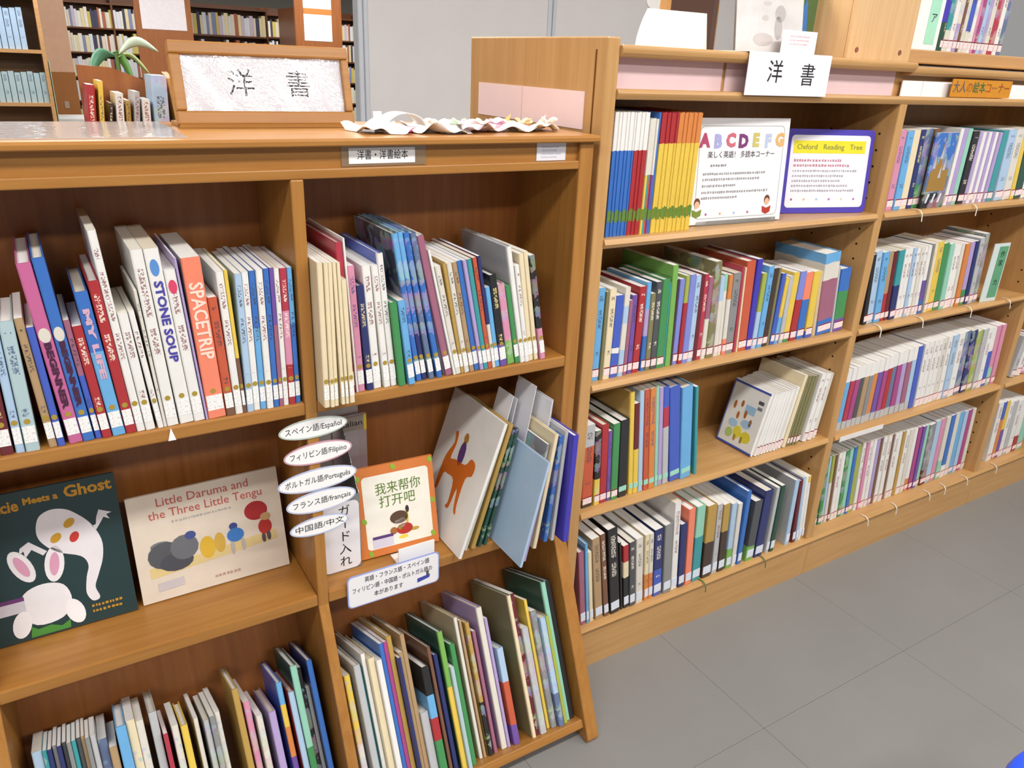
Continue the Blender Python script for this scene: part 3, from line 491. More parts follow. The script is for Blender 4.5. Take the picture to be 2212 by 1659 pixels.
# white index cards standing up out of that stack
for i, (x, y, z, w, h, ln) in enumerate([(-.165, .06, .70, .030, .115, 15), (-.140, .07, .70, .030, .10, 12), (-.1165, .045, .70, .035, .135, 10), (-.1005, .065, .70, .035, .11, 8.5), (-.0815, .03, .70, .045, .105, 7), (-.0655, .045, .70, .045, .10, 5.5)]):
    o = obj('index_card', G().box(0, .0012, -w, w, 0, h), plain('e8e8ee', .35, .5, .02, coat=.3), M=T(x, y, z) @ RY(ln)); tag(o, 'white plastic index card standing up between leaning picture books', 'index card', 'index cards in the leaning stack')

# ------------------------------------------------------------------ books shown face-out on the display shelf
def face_book(label, x, y, z, w, h, t, tilt, spec, yaw=0, hard=True):
    """closed book shown cover-first: local x across, z up the cover, front at y = 0"""
    M = T(x, y, z+.0006+t*math.sin(math.radians(tilt))) @ RZ(yaw) @ RX(-tilt)
    cvt = .0022
    o = obj('picture_book', G().box(0, w, 0, cvt, 0, h).box(0, w, t-cvt, t, 0, h).box(0, .003, cvt, t-cvt, 0, h), cover(spec, '')); o.matrix_world = M
    obj('pages', G().box(.003, w-.003, cvt, t-cvt, .003, h-.003), paper_mat('ece8dd'), o)
    return tag(o, label, 'book', 'picture books shown face-out')
def patch(nm, o, pts, c, y=-.0004, th=.0006, rough=.5): return obj(nm, G().prism(pts, y, y+th, 'Y'), plain(c, rough), o)
C['gb'] = '17393c'; C['dc'] = 'e9d9c6'; C['oc'] = 'df7a1c'
o = face_book('dark teal picture book with a white ghost shape on its cover', -1.094, .112, .491, .216, .262, .009, 14, 'gb')
GOLD = plain('c08a24', .5)
text('title', 'Gracie', .027, GOLD, o, T(.036, -.0005, .238) @ FRONT, fit=.062, bold=.0008)
text('title', 'Meets a', .016, GOLD, o, T(.100, -.0005, .242) @ FRONT, fit=.052, bold=.0006)
text('title', 'Ghost', .028, GOLD, o, T(.172, -.0005, .244) @ FRONT, fit=.074, bold=.0009)
sw = smooth([(0.0863, 0.2112), (0.0938, 0.2281), (0.11, 0.2358), (0.1284, 0.2332), (0.1441, 0.2227), (0.1661, 0.1951), (0.1789, 0.1583), (0.176, 0.1232), (0.1642, 0.0911), (0.1561, 0.0692), (0.1602, 0.0476), (0.1536, 0.0419), (0.1462, 0.0453), (0.1408, 0.0629), (0.1456, 0.0921), (0.1517, 0.1146), (0.1431, 0.1351), (0.1104, 0.153), (0.0924, 0.1731), (0.085, 0.1914)])
patch('cover_picture', o, [(a, b*.93) for a, b in sw], 'e4dfe4')
patch('cover_picture', o, [(0.168, 0.1751), (0.1747, 0.1763), (0.1773, 0.1886), (0.1829, 0.2016), (0.2023, 0.1923), (0.1934, 0.1902), (0.1977, 0.1807), (0.1885, 0.1867), (0.183, 0.1787), (0.1739, 0.1667)], 'dcd8de'); patch('cover_picture', o, [(0.0949, 0.1488), (0.0882, 0.1427), (0.0731, 0.1572), (0.0618, 0.1443), (0.0616, 0.1574), (0.0538, 0.1534), (0.0569, 0.1639), (0.071, 0.1718), (0.0798, 0.1633)], 'dcd8de')
for p_ in ((0.1115, 0.1808), (0.135, 0.2038)): patch('cover_picture', o, ellipse(p_[0], p_[1]*.93, .010, .007, 14, 40), 'c99a30', y=-.0007)
patch('cover_picture', o, ellipse(0.1388, 0.1629, .007, .010, 12, -30), 'c63a30', y=-.0007)
rx_, rz_ = (0.079, 0.0589)
patch('cover_picture', o, smooth([(rx_-.040, rz_-.005), (rx_-.030, rz_+.024), (rx_, rz_+.034), (rx_+.030, rz_+.024), (rx_+.038, rz_-.008), (rx_+.02, rz_-.034), (rx_-.02, rz_-.036)]), 'e9e6ea')
for p_, a_ in (((0.0541, 0.1314), 22), ((0.1019, 0.1234), -10)):
    patch('cover_picture', o, ellipse(p_[0], p_[1], .015, .032, 20, a_), 'e9e6ea'); patch('cover_picture', o, ellipse(p_[0], p_[1], .0075, .021, 16, a_), 'd79cb8', y=-.0007)
for p_, a_ in (((0.1191, 0.0271), 15), ((0.0384, 0.0215), -15)): patch('cover_picture', o, ellipse(p_[0], max(p_[1], .03), .014, .024, 18, a_), 'efecef', y=-.0008)
patch('cover_picture', o, [(a, max(b, .003)) for a, b in [(0.0508, 0.0226), (0.0598, 0.0152), (0.0788, 0.0176), (0.0951, 0.0105), (0.1091, 0.0181), (0.1076, -0.0025), (0.079, -0.0017), (0.0473, -0.0017)]], '4a8a3a', y=-.0009)
patch('library_sticker', o, [(.003, .052), (.048, .052), (.048, .078), (.003, .078)], 'cfcbd6', y=-.0007); patch('library_sticker', o, [(.003, .072), (.048, .072), (.048, .079), (.003, .079)], '6a3a72', y=-.001)
print_lines('author_line', .145, .2, [.03, .02], .005, GOLD, o, -.0004, seed=3)
o = face_book('cream landscape picture book with a red title beside the ghost book', -.868, .118, .491, .272, .206, .008, 13, 'dc', yaw=.6)
RT = plain('c05a52', .5)
text('title', 'Little Daruma and', .023, RT, o, T(.132, -.0005, .187) @ FRONT, fit=.165)
text('title', 'the Three Little Tengu', .023, RT, o, T(.136, -.0005, .164) @ FRONT, fit=.205)
print_lines('subtitle', .07, .19, [.146], .005, plain('b0aaa4'), o, -.0004, seed=5)
patch('cover_picture', o, [(.02, .045), (.255, .062), (.255, .082), (.14, .072), (.02, .066)], 'ddc68c')
patch('cover_picture', o, ellipse(.222, .128, .022, .019, 22), 'a82c30', y=-.0007)
for cx, cz, rx, rz, cc in ((.05, .085, .03, .026, '55575c'), (.085, .092, .025, .024, '6a6c72'), (.068, .068, .03, .018, '4b4d55'), (.045, .105, .018, .008, '77787c'), (.098, .112, .010, .008, '45508c'), (.083, .106, .009, .010, 'd8a03a'), (.125, .08, .014, .022, 'd9b03a'), (.148, .083, .010, .020, 'd0a848'),
                           (.178, .09, .016, .014, '3f78c0'), (.176, .108, .008, .007, '3c4a86'), (.19, .068, .004, .014, 'b8b0ac'), (.17, .066, .004, .014, 'b8b0ac'), (.235, .092, .013, .016, 'b5332e'), (.238, .112, .010, .008, 'c09a6a'), (.24, .072, .004, .010, '5a4a52'), (.23, .07, .004, .010, '5a4a52')):
    patch('cover_picture', o, ellipse(cx, cz, rx, rz, 14), cc, y=-.0008-.00002*cx*100)
patch('library_sticker', o, [(.03, .018), (.075, .02), (.075, .036), (.03, .034)], 'c9c0c4', y=-.0012)
print_lines('author_line', .13, .18, [.018], .006, plain('b89a90'), o, -.0004, seed=6)
o = face_book('orange-bordered picture book with green Chinese title on a plastic stand', -.466, .060, .493, .172, .192, .008, 13, 'oc', yaw=-3)
patch('cover_panel', o, rrect(.016, .160, .016, .172, .008), 'efeade')
GR = plain('5e7d33', .5)
text('title', '我来帮你', .027, GR, o, T(.092, -.0009, .140) @ FRONT, fit=.098, bold=.0005); text('title', '打开吧', .027, GR, o, T(.088, -.0009, .112) @ FRONT, fit=.078, bold=.0005)
for cx, cz, rx, rz, cc in ((.088, .074, .020, .014, '5d4432'), (.09, .062, .013, .012, 'efe0d4'), (.105, .070, .003, .016, 'd8b83a'), (.107, .088, .004, .008, '3a3236'), (.098, .047, .018, .012, 'b8352c'), (.12, .042, .010, .004, 'c09a48'), (.074, .047, .008, .008, 'a86a3c'), (.094, .030, .010, .004, 'e8d048'), (.09, .052, .006, .006, 'd8b83a')):
    patch('cover_picture', o, ellipse(cx, cz, rx, rz, 14), cc, y=-.0009)
for cx, cz in ((.008, .172), (.166, .184), (.160, .022), (.022, .008), (.165, .095), (.014, .08), (.085, .184)): patch('border_leaf', o, ellipse(cx, cz, .005, .007, 10, 30), '8fae3a', y=-.0007)
patch('library_sticker', o, [(.028, .018), (.072, .018), (.072, .042), (.028, .042)], 'd4cede', y=-.0012); patch('library_sticker', o, [(.028, .037), (.072, .037), (.072, .043), (.028, .043)], '5a3a78', y=-.0015)
st = obj('book_stand', G().prism([(.012, .4914), (.012, .531), (.0145, .531), (.0145, .4940), (.056, .4925), (.056, .4914)], -.405, -.325, 'X'), plain('f4f3f2', .3, .5, .01, coat=.3)); tag(st, 'white plastic book stand holding the orange-bordered book', 'book stand')

# ------------------------------------------------------------------ language tags, guide-card holder, notice
for (x0, x1, zc, hh, ja, la, dz, wd) in ((-.628, -.505, .845, .019, 'スペイン語', 'Español', .004, 1.2), (-.623, -.498, .795, .021, 'フィリピン語', 'Filipino', .004, 1.2), (-.637, -.491, .742, .022, 'ポルトガル語', 'Português', .004, 1.1), (-.625, -.494, .697, .022, 'フランス語', 'français', .002, 1.1), (-.622, -.511, .646, .019, '中国語', '中文', .005, 1.0)):
    w = x1-x0; cx = (x0+x1)/2
    e = obj('language_tag', G().prism(ellipse(0, 0, w/2, hh, 32), -.0014, 0, 'Y'), plain('b9c4ba' if la == 'Español' else ('c79aa8' if la == 'Filipino' else 'bcc4e0'), .4), M=T(cx, -.0006, zc) @ RY(-1))
    f = obj('tag_face', G().prism(ellipse(0, 0, w/2-.003, hh-.003, 32), -.0017, -.0013, 'Y'), plain('f4f3f3', .35, .5, .01, coat=.3), e)
    text('lettering', ja+'/'+la, .015, INK, f, T(0, -.0018, 0) @ FRONT, fit=w*.82, bold=.0004)
    tag(e, f'oval white tag reading {ja}/{la} on the bookcase divider', 'tag', 'oval language tags')
hd = empty('guide_card_holder', (-.5545, .05, .4912)); tag(hd, 'clear plastic card holder with white ガイド入れ label beside the divider', 'card holder')
CL = clear('clear_acrylic', alpha=.16)
obj('front_wall', G().box(0, .085, 0, .0018, .002, .17), CL, hd); obj('rear_wall', G().box(0, .122, .090, .0918, .002, .335), CL, hd)
obj('side_wall', G().box(0, .0018, .0018, .090, .002, .25), CL, hd); obj('side_wall', G().prism([(.0018, .002), (.090, .002), (.090, .30), (.0018, .17)], .0832, .085, 'X'), CL, hd)
obj('base', G().box(0, .085, 0, .0918, 0, .002), CL, hd)
lb = obj('paper_label', G().prism(rrect(.006, .083, .003, .158, .012), -.0012, -.0001, 'Y'), plain('e9e6ea', .5, .3, .01), hd)
for k, ch in enumerate('ガイド入れ'):
    text('lettering', ch if ch != 'ー' else '|', .026, INK, lb, T(.052, -.0014, .138-k*.029) @ FRONT)
gc = obj('guide_card', G().box(-.489, -.418, .1345, .1355, .4935, .790), clear('frosted_card', 'b8a8b0', .35, .25)); tag(gc, 'frosted guide card with a yellow-edged Italian tab inside the card holder', 'guide card')
tb = obj('tab_label', G().box(-.476, -.421, .1338, .1345, .755, .786), plain('8d8074', .5), gc); obj('tab_edge', G().box(-.424, -.418, .1336, .1344, .752, .788), plain('d8b83a', .5), gc)
text('lettering', 'Italian', .017, INK, tb, T(-.45, .1336, .770) @ FRONT, fit=.045)
sg = obj('language_notice', G().prism(rrect(-.521, -.322, .438, .512, .010), -.0045, -.0025, 'Y'), plain('9aa4dc', .4)); tag(sg, 'white rounded notice listing languages, hung on the display shelf edge', 'notice')
fc = obj('notice_face', G().prism(rrect(-.5185, -.3245, .4405, .5095, .009), -.0050, -.0044, 'Y'), plain('efedf0', .35, .5, .01, coat=.3), sg)
for s_, x_, z_, f_ in (('英語・フランス語・スペイン語', -.415, .497, .14), ('フィリピン語・中国語・ポルトガル語の', -.425, .477, .172), ('本があります', -.435, .457, .062)):
    text('lettering', s_, .0135, INK, fc, T(x_, -.0052, z_) @ FRONT, fit=f_, bold=.0003)
patch('picture', fc, [(-.372, .451), (-.345, .456), (-.343, .464), (-.372, .461)], '3f48a8', y=-.0054); patch('picture', fc, [(-.352, .463), (-.346, .464), (-.346, .474), (-.352, .473)], '5a5a50', y=-.0054)
tri = obj('paper_tag', G().prism([(0, 0), (.012, 0), (.006, .022)], -.001, 0, 'Y'), PAPER, M=T(-.800, -.0004, .872)); tag(tri, 'small white paper triangle stuck to the upper shelf edge', 'paper tag')

# labels on the fascia
la = obj('shelf_label', G().box(-.492, -.345, .0082, .0098, 1.285, 1.3165), clear('label_sleeve', 'd8b890', .25, .15)); tag(la, 'printed shelf label 洋書・洋書絵本 in a clear sleeve under the top board', 'label')
lf = obj('label_paper', G().box(-.480, -.365, .0075, .0081, 1.289, 1.3135), PAPER, la); text('lettering', '洋書・洋書絵本', .016, INK, lf, T(-.422, .0073, 1.3015) @ FRONT, fit=.088, bold=.0004)
la = obj('paper_slip', G().box(-.123, -.059, .0082, .0098, 1.285, 1.3165), plain('dcdce4', .5, .3, .02)); tag(la, 'blank-looking white paper slip on the fascia near the end panel', 'paper slip')
print_lines('print', -.112, -.07, [1.309, 1.303, 1.297, 1.291], .003, plain('b4b4be'), la, .0082, seed=9)

# ------------------------------------------------------------------ on top of the low bookcase
TOPZ = 1.3302
sn = empty('wooden_sign_stand', M=T(-.700, .175, TOPZ+.0052)); tag(sn, 'wooden tilted sign frame reading 洋書 on the low bookcase', 'sign')
SW, SH = .296, .129; TM = RX(-13)
for nm, bx in (('frame_rail', (0, SW, 0, .022, 0, .022)), ('frame_rail', (0, SW, 0, .022, SH-.020, SH)), ('frame_stile', (0, .017, 0, .022, .022, SH-.020)), ('frame_stile', (SW-.014, SW, 0, .022, .022, SH-.020))):
    obj(nm, G().box(*bx), HONEY, sn, M=TM, bevel=.003)
obj('frame_base', G().box(.002, SW-.002, .001, .085, -.005, .0006), HONEY, sn)
obj('frame_back', G().box(.010, SW-.01, .014, .02, .010, SH-.010), RED, sn, M=TM)
obj('foot', G().prism([(.03, -.005), (.085, -.005), (.052, .10)], .01, .03, 'X'), HONEY, sn); obj('foot', G().prism([(.03, -.005), (.085, -.005), (.052, .10)], SW-.03, SW-.01, 'X'), HONEY, sn)
sp_ = obj('sign_paper', G().box(.017, SW-.014, .009, .0102, .022, SH-.020), plain('d8d8e0', .5, .3, .01), sn, M=TM)
text('lettering', '洋', .046, INK, sp_, T(.108, .0088, SH/2) @ FRONT, bold=.0003); text('lettering', '書', .046, INK, sp_, T(.205, .0088, SH/2) @ FRONT, bold=.0003)
def wav(u, v): return (.010+u*(SW-.017), .0052+.0022*math.sin(u*21+v*3)*math.sin(v*4+u*9), .018+v*(SH-.034))
obj('plastic_film', G().grid(wav, 60, 14), clear('sign_film', 'ffffff', .04, .02, .05), sn, M=TM, smooth=True)
mt = obj('desk_mat', G().prism(rrect(-1.12, -.715, .02, .285, .004), TOPZ-.0001, TOPZ+.0016, 'Z'), clear('milky_mat', 'efdfd8', .62, .08, .05)); tag(mt, 'glossy clear plastic mat covering part of the low bookcase top', 'desk mat')
def crumple(nm, label, cx, cy, rx, ry, hz, c, seed, lift=0, grp='paper cut-outs piled on the low bookcase'):
    r = random.Random(seed); ph = [r.uniform(0, 6.3) for _ in range(6)]
    def f(u, v):
        x = (u-.5)*2; y = (v-.5)*2
        z = hz*(.35+.35*math.sin(3.1*x+ph[0])*math.cos(2.3*y+ph[1])+.22*math.sin(6.5*x+ph[2]+2*y)+.15*math.cos(5*y+ph[3]))
        return (cx+x*rx*(1+.12*math.sin(5*v+ph[4])), cy+y*ry*(1+.15*math.sin(6*u+ph[5])), TOPZ+.001+lift+max(0, z))
    return tag(obj(nm, G().grid(f, 18, 10), plain(c, .6, .3, .03), smooth=True, solid=.0006), label, 'paper', grp)
crumple('folded_paper', 'crumpled white paper strip beside the wooden sign', -.395, .085, .045, .05, .022, 'f5efe6', 1)
crumple('folded_paper', 'white paper sheet with tiny print lying among the paper cut-outs', -.29, .08, .055, .05, .024, 'f3f0ec', 2)
crumple('folded_paper', 'pale pink paper lying among the paper cut-outs', -.215, .085, .05, .045, .022, 'f0dce4', 3)
crumple('folded_paper', 'white crinkled paper at the middle of the paper cut-outs', -.155, .10, .055, .045, .022, 'f6f4ee', 4)
crumple('folded_paper', 'cream crinkled paper at the end of the paper cut-outs', -.085, .095, .05, .04, .020, 'f4ecd8', 5)
def loop(u, v): a = math.pi*u; return (-.348+.040*-math.cos(a), .075+v*.05, TOPZ+.0012+.030*math.sin(a))
tag(obj('paper_loop', G().grid(loop, 20, 4), plain('f4efe8', .6, .3, .02), smooth=True, solid=.0008), 'white paper strip arched into a loop beside the wooden sign', 'paper')
tag(obj('pink_paper', G().box(-.352, -.325, .06, .09, TOPZ+.0005, TOPZ+.011), plain('d84a8c', .5), bevel=.003), 'small bright pink paper piece under the arched paper strip', 'paper')
for i, (x, y, c, h, lb_) in enumerate(((-.398, .10, 'f6f3ee', .032, 'white folded paper tab standing beside the wooden sign'), (-.150, .095, 'd9b06a', .030, 'tan paper leaf tip standing among the paper cut-outs'), (-.075, .09, 'f4f0e6', .028, 'white paper leaf tip standing near the end panel'))):
    tag(obj('paper_leaf', G().prism([(0, 0), (.014, .002), (.022, h), (.006, h*.6)] if i else [(0, 0), (.016, 0), (.013, h), (-.002, h)], -.0006, .0006, 'Y'), plain(c, .6), M=T(x, y, TOPZ+.0005)), lb_, 'paper')
for i, (x, y, c, sz, cn) in enumerate(((-.31, .045, 'f4ece0', .016, 'cream'), (-.265, .05, 'cfe0cc', .014, 'pale green'), (-.225, .04, 'f6f4f4', .017, 'white'), (-.185, .05, 'ecb6d8', .016, 'pink'), (-.12, .06, 'f0dca8', .015, 'pale yellow'), (-.05, .08, 'f6f3ea', .014, 'ivory'))):
    def pet(u, v): a = 2*math.pi*u; r = sz*(.25+.75*v)*(1+.28*math.cos(5*a)); return (x+r*math.cos(a), y+r*math.sin(a)*.8, TOPZ+.0165+.005*v*v+.004*math.cos(3*a+i)*v)
    tag(obj('paper_flower', G().grid(pet, 30, 3), plain(c, .6, .3, .03), smooth=True, solid=.0006), f'{cn} paper flower cut-out lying on the crinkled papers', 'paper', 'paper flower cut-outs')
pk = obj('pink_notice', G().box(.0226, .0244, .074, .492, 1.333, 1.403), plain('ecd2d2', .5, .3, .02)); tag(pk, 'pale pink notice taped flat on the tall bookcase end panel', 'notice')
obj('fold_line', G().box(.0224, .0227, .298, .300, 1.334, 1.402), plain('cbb0b4'), pk)

# ------------------------------------------------------------------ things seen over the low bookcase, standing on the rear counter
CZ = 1.2852
rk = empty('tabletop_book_rack', (-.815, .40, CZ)); tag(rk, 'small reddish tabletop book rack behind the low bookcase', 'book rack')
obj('rack_base', G().box(0, .16, 0, .12, 0, .012), RED, rk); obj('rack_back', G().prism([(.005, .012), (.155, .012), (.155, .09), (.06, .125), (.005, .128)], .105, .115, 'Y'), RED, rk); obj('rack_side', G().prism([(0, .012), (.12, .012), (.115, .12), (.06, .11)], .150, .160, 'X'), HONEY, rk)
for i, (x, t, h, ln, spec, d_) in enumerate(((.002, .013, .085, 5, 'rd', 'red'), (.020, .008, .092, 5, 'ye', 'yellow'), (.034, .006, .055, 8, 'db', 'dark brown'), (.048, .013, .072, 4, 'wh', 'white'), (.064, .008, .06, 4, 'go', 'gold'), (.076, .010, .075, 6, 'lg', 'light grey'), (.092, .014, .062, 3, 'wh', 'white'), (.112, .026, .103, 2, 'lb', 'pale blue'))):
    o = make_book('small_book', t, h, .08, spec, 't' if spec != 'lb' else 'ti', T(-.815+x, .412, CZ+.0125+t*math.sin(math.radians(ln))) @ RY(ln)); tag(o, f'{d_} small book, {nth(i+1)} along in the reddish tabletop rack', 'book', 'books in the tabletop rack')
pl = empty('potted_plant', (-.735, .56, CZ)); tag(pl, 'potted plant with long green leaves behind the low bookcase', 'plant')
obj('pot', G().lathe([(.028, 0), (.036, .06), (.038, .062), (.034, .062), (.03, .05)], 20), plain('c9c2b6', .5), pl)
def leaf(x0, z0, x1, z1, w, c, bend=.02, y=0):
    def f(u, v):
        k = math.sin(math.pi*min(1, u*.96+.03))**.7; dx, dz = x1-x0, z1-z0; L = math.hypot(dx, dz)
        return (x0+dx*u-dz/L*(v-.5)*w*k, y+bend*math.sin(math.pi*u)+abs(v-.5)*.01, z0+dz*u+dx/L*(v-.5)*w*k+.02*math.sin(math.pi*u))
    return obj('leaf', G().grid(f, 12, 4), plain(c, .4, .5, .15), pl, smooth=True, solid=.0006)
obj('stem', G().prism(ellipse(0, 0, .003, .003, 8), .05, .15, 'Z'), plain('5a7a3a'), pl)
leaf(0, .145, -.052, .105, .022, '4f8a6a'); leaf(-.005, .15, .028, .095, .016, '4a7f2c', y=.01); leaf(.004, .148, .075, .155, .018, 'b9c9b4', y=-.01); leaf(.002, .14, .06, .11, .010, '8a9a5a', y=.02)

# ------------------------------------------------------------------ signs on the tall bookcase
ab = empty('alphabet_sign', M=T(.322, .058, 1.1264) @ RZ(-3)); tag(ab, 'white A4 sign with coloured ABCDEFG letters on the top shelf', 'sign')
obj('stand', G().prism([(-.007, 0), (.06, 0), (.06, .0018), (-.004, .0018), (-.004, .010), (-.007, .010)], .02, .26, 'X'), CL, ab)
pp = obj('paper', G().box(0, .28, -.0018, -.0004, .002, .230), plain('eeecee', .45, .4, .01, coat=.2), ab, M=RX(-4))
bd = G()
out, inn = rrect(.014, .266, .014, .214, .012, 4), rrect(.0155, .2645, .0155, .2125, .011, 4)
n = len(out); bd.v = [(a, -.0020, b) for a, b in out]+[(a, -.0020, b) for a, b in inn]; bd.f = [(i, (i+1) % n, n+(i+1) % n, n+i) for i in range(n)]
obj('border_line', bd, plain('a8a8a4'), pp)
for i, (ch, c) in enumerate(zip('ABCDEFG', ('b0486a', 'a4a6d8', 'c8687a', '7a3a72', 'c8bc6a', 'b8c4dc', 'e0b070'))):
    text('letter', ch, .038, plain(c, .5), pp, T(.028+i*.0375, -.0024, .182-.002*(i % 2)) @ FRONT, bold=.0022)
text('heading', '楽しく英語！ 多読本コーナー', .016, plain('4a484c'), pp, T(.140, -.0023, .152) @ FRONT, fit=.20, bold=.0002)
print_lines('body_text', .05, .10, [.130], .006, plain('8a888c'), pp, -.0021, seed=11); print_lines('body_text', .03, .24, [.112, .100, .072], .006, plain('9a989c'), pp, -.0021, seed=12); print_lines('body_text', .03, .15, [.086, .060], .006, plain('9a989c'), pp, -.0021, seed=13)
for x_, c1 in ((.02, '7a8a3a'), (.232, 'b03a2a')):
    patch('picture', pp, ellipse(x_, .050, .009, .011, 14), '6a4030', y=-.0022); patch('picture', pp, ellipse(x_, .046, .007, .008, 14), 'e4b494', y=-.0026); patch('picture', pp, [(x_-.014, .036), (x_, .031), (x_+.014, .036), (x_+.012, .022), (x_, .017), (x_-.012, .022)], c1, y=-.0026)
for k, c in enumerate(('b05a9a', 'e0a070', '9ab4e0', 'b05a9a')): patch('dot', pp, ellipse(.048+k*.042, .024, .003, .003, 10), c, y=-.0022)
pu = empty('purple_sign', M=T(.672, .104, 1.1264) @ RZ(-15)); tag(pu, 'purple-framed sign headed Oxford Reading Tree on the top shelf', 'sign')
obj('board', G().prism(rrect(0, .255, 0, .202, .010), 0, .006, 'Y'), plain('4f42b0', .4, .4, .03, coat=.2), pu, M=T(0, 0, .0006) @ RX(-5))
pf = obj('paper', G().prism(rrect(.012, .243, .014, .188, .010), -.001, .0005, 'Y'), plain('e9e8f0', .45, .4, .01), pu, M=T(0, 0, .0006) @ RX(-5))
patch('yellow_band', pf, [(.020, .145), (.230, .145), (.230, .175), (.020, .175)], 'e9dc30', y=-.0014)
text('heading', 'Oxford   Reading   Tree', .018, plain('8a8a50'), pf, T(.125, -.0018, .160) @ FRONT, fit=.19)
print_lines('body_text', .025, .20, [.128, .116], .007, plain('c08898'), pf, -.0011, seed=14); print_lines('body_text', .025, .21, [.103, .091, .079, .067, .055], .006, plain('a8a6b0'), pf, -.0011, seed=15)
for k, c in enumerate(('a85a9a', 'e0b088', '9ac0e8', 'b06ab0', 'd8d098', 'b86ab0')): patch('dot', pf, ellipse(.03+k*.037, .034, .003, .003, 10), c, y=-.0013)
obj('easel', G().prism([(.016, 0), (.06, 0), (.024, .15)], .11, .14, 'X'), plain('2a2530', .4), pu)
ys = obj('paper_sign', G().box(.379, .636, BY-.0125, BY-.0112, 1.406, 1.4905), plain('e9e9ee', .5, .4, .01, coat=.15)); tag(ys, 'white paper sign reading 洋書 hung from the tall bookcase top', 'sign')
obj('fold', G().box(.379, .636, BY-.0112, .10, 1.4893, 1.4905), plain('e9e9ee', .5, .4, .01), ys)
text('lettering', '洋', .048, INK, ys, T(.462, BY-.0128, 1.450) @ FRONT); text('lettering', '書', .048, INK, ys, T(.565, BY-.0128, 1.446) @ FRONT)
og = obj('orange_banner', G().box(1.148, 1.43, BY+.006, BY+.0085, 1.4125, 1.456), plain('cf8a26', .6, .3, .12, 60)); tag(og, 'orange hand-lettered banner under the second bay top board', 'banner')
for k, (ch, c) in enumerate((('大', '5a5a66'), ('人', '5a5a66'), ('の', 'a85a20'), ('絵', '3a6a40'), ('本', '3a6a40'), ('コ', 'a8501c'), ('ー', '9a6a50'), ('ナ', '8a4a30'), ('ー', '8a4a30'))):
    text('lettering', ch, .030, plain(c), og, T(1.168+k*.030, BY+.0055, 1.435) @ FRONT, bold=.0005)

# ------------------------------------------------------------------ on top of the tall bookcase
BZ = 1.4884
tag(obj('curled_paper', G().grid(lambda u, v: ((.192+.034*u**1.5)*(1-v)+.392*v, .14+.012*u, BZ+.0006+u*.074), 14, 6), plain('f6f5f4', .45, .4, .01, coat=.2), smooth=True, solid=.0008), 'white sheet curling upward on the tall bookcase top', 'paper')
fr = obj('dark_frame', G().box(.418, .432, .16, .30, BZ, BZ+.19), plain('4a342c', .5), bevel=.002); tag(fr, 'thin dark brown frame edge behind the curled white sheet', 'frame')
bx = obj('wooden_box', G().box(.436, .475, .2, .36, BZ, BZ+.16), OAK, bevel=.003); tag(bx, 'pale wooden box beside the thin dark frame', 'box'); obj('box_lid', G().box(.434, .477, .198, .362, BZ+.13, BZ+.138), OAK, bx)
for k in range(5):
    l = obj('leaflet', G().box(0, .20-.006*k, 0, .0012, 0, .17), cover('lg', '') if k else plain('d6d3d2', .5, .3, .12, 18), M=T(.470+.008*k, .13+.009*k, BZ+.0006) @ RX(-8) @ RZ(-4)); tag(l, 'front pale grey leaflet with faint grey figures in the leaflet bundle' if k == 0 else 'pale grey leaflet standing behind the front one in the leaflet bundle', 'leaflet', 'leaflets on the tall bookcase')
    if k == 0:
        for cx, cz, rx, rz in ((.13, .085, .016, .018), (.125, .055, .012, .025), (.085, .075, .01, .006), (.09, .105, .012, .005), (.08, .03, .03, .014)): patch('printed_figure', l, ellipse(cx, cz, rx, rz, 16), 'b4aeac' if cx > .1 else 'c2bab8', y=-.0003)
cd = obj('small_card', G().box(.575, .690, .095, .0965, 0, .052), plain('f2eef2', .45, .4, .01)); cd.location.z = BZ+.0005; tag(cd, 'small white card in front of the leaflets', 'card'); print_lines('print', .60, .68, [.040, .032, .024], .004, plain('d0a8b4'), cd, .0949, seed=21)
gp = obj('green_board', G().box(.715, .815, .20, .212, BZ, BZ+.20), plain('5d7a4c', .6)); tag(gp, 'olive green board with a blue feather shape behind the small white card', 'board'); patch('feather', gp, [(.74, BZ+.005), (.765, BZ+.01), (.775, BZ+.06), (.765, BZ+.12), (.758, BZ+.13), (.742, BZ+.08), (.733, BZ+.04)], '4a86d8', y=.199)
tr = empty('tabletop_shelf', (.80, .10, BZ)); tag(tr, 'tabletop wooden shelf with screwed side panel on the tall bookcase', 'shelf')
e1 = obj('side_panel', G().box(0, .018, 0, .22, 0, .30), wood('pale_maple', 'd0a878', 'deb98a', axis='Z'), tr, bevel=.003)
obj('front_panel', G().box(-.0, .245, -.012, 0, 0, .30), wood('pale_maple', 'd0a878', 'deb98a', axis='Z'), tr, bevel=.003) 
for xx in (.03, .20): obj('screw', G().prism(ellipse(xx, .022, .006, .006, 12), -.0135, -.011, 'Y'), plain('8a5a4a', .4), tr)
obj('bottom_board', G().box(.245, 1.6, 0, .22, 0, .034), wood('pale_maple_x', 'b98d5c', 'c79c6a'), tr, bevel=.004)
TB = BZ+.0343
pc = obj('divider_plate', G().box(1.058, 1.195, .118, .121, TB, TB+.17), plain('f3f2f2', .35, .5, .01, coat=.3)); tag(pc, 'white divider plate with mint strip lettered ア on the tabletop shelf', 'divider plate')
ms = patch('mint_strip', pc, [(1.135, TB+.014), (1.178, TB+.014), (1.178, TB+.168), (1.135, TB+.168)], 'a8e2c6', y=.1172); text('lettering', 'ア', .026, INK, ms, T(1.157, .1168, TB+.075) @ FRONT)
x = 1.205
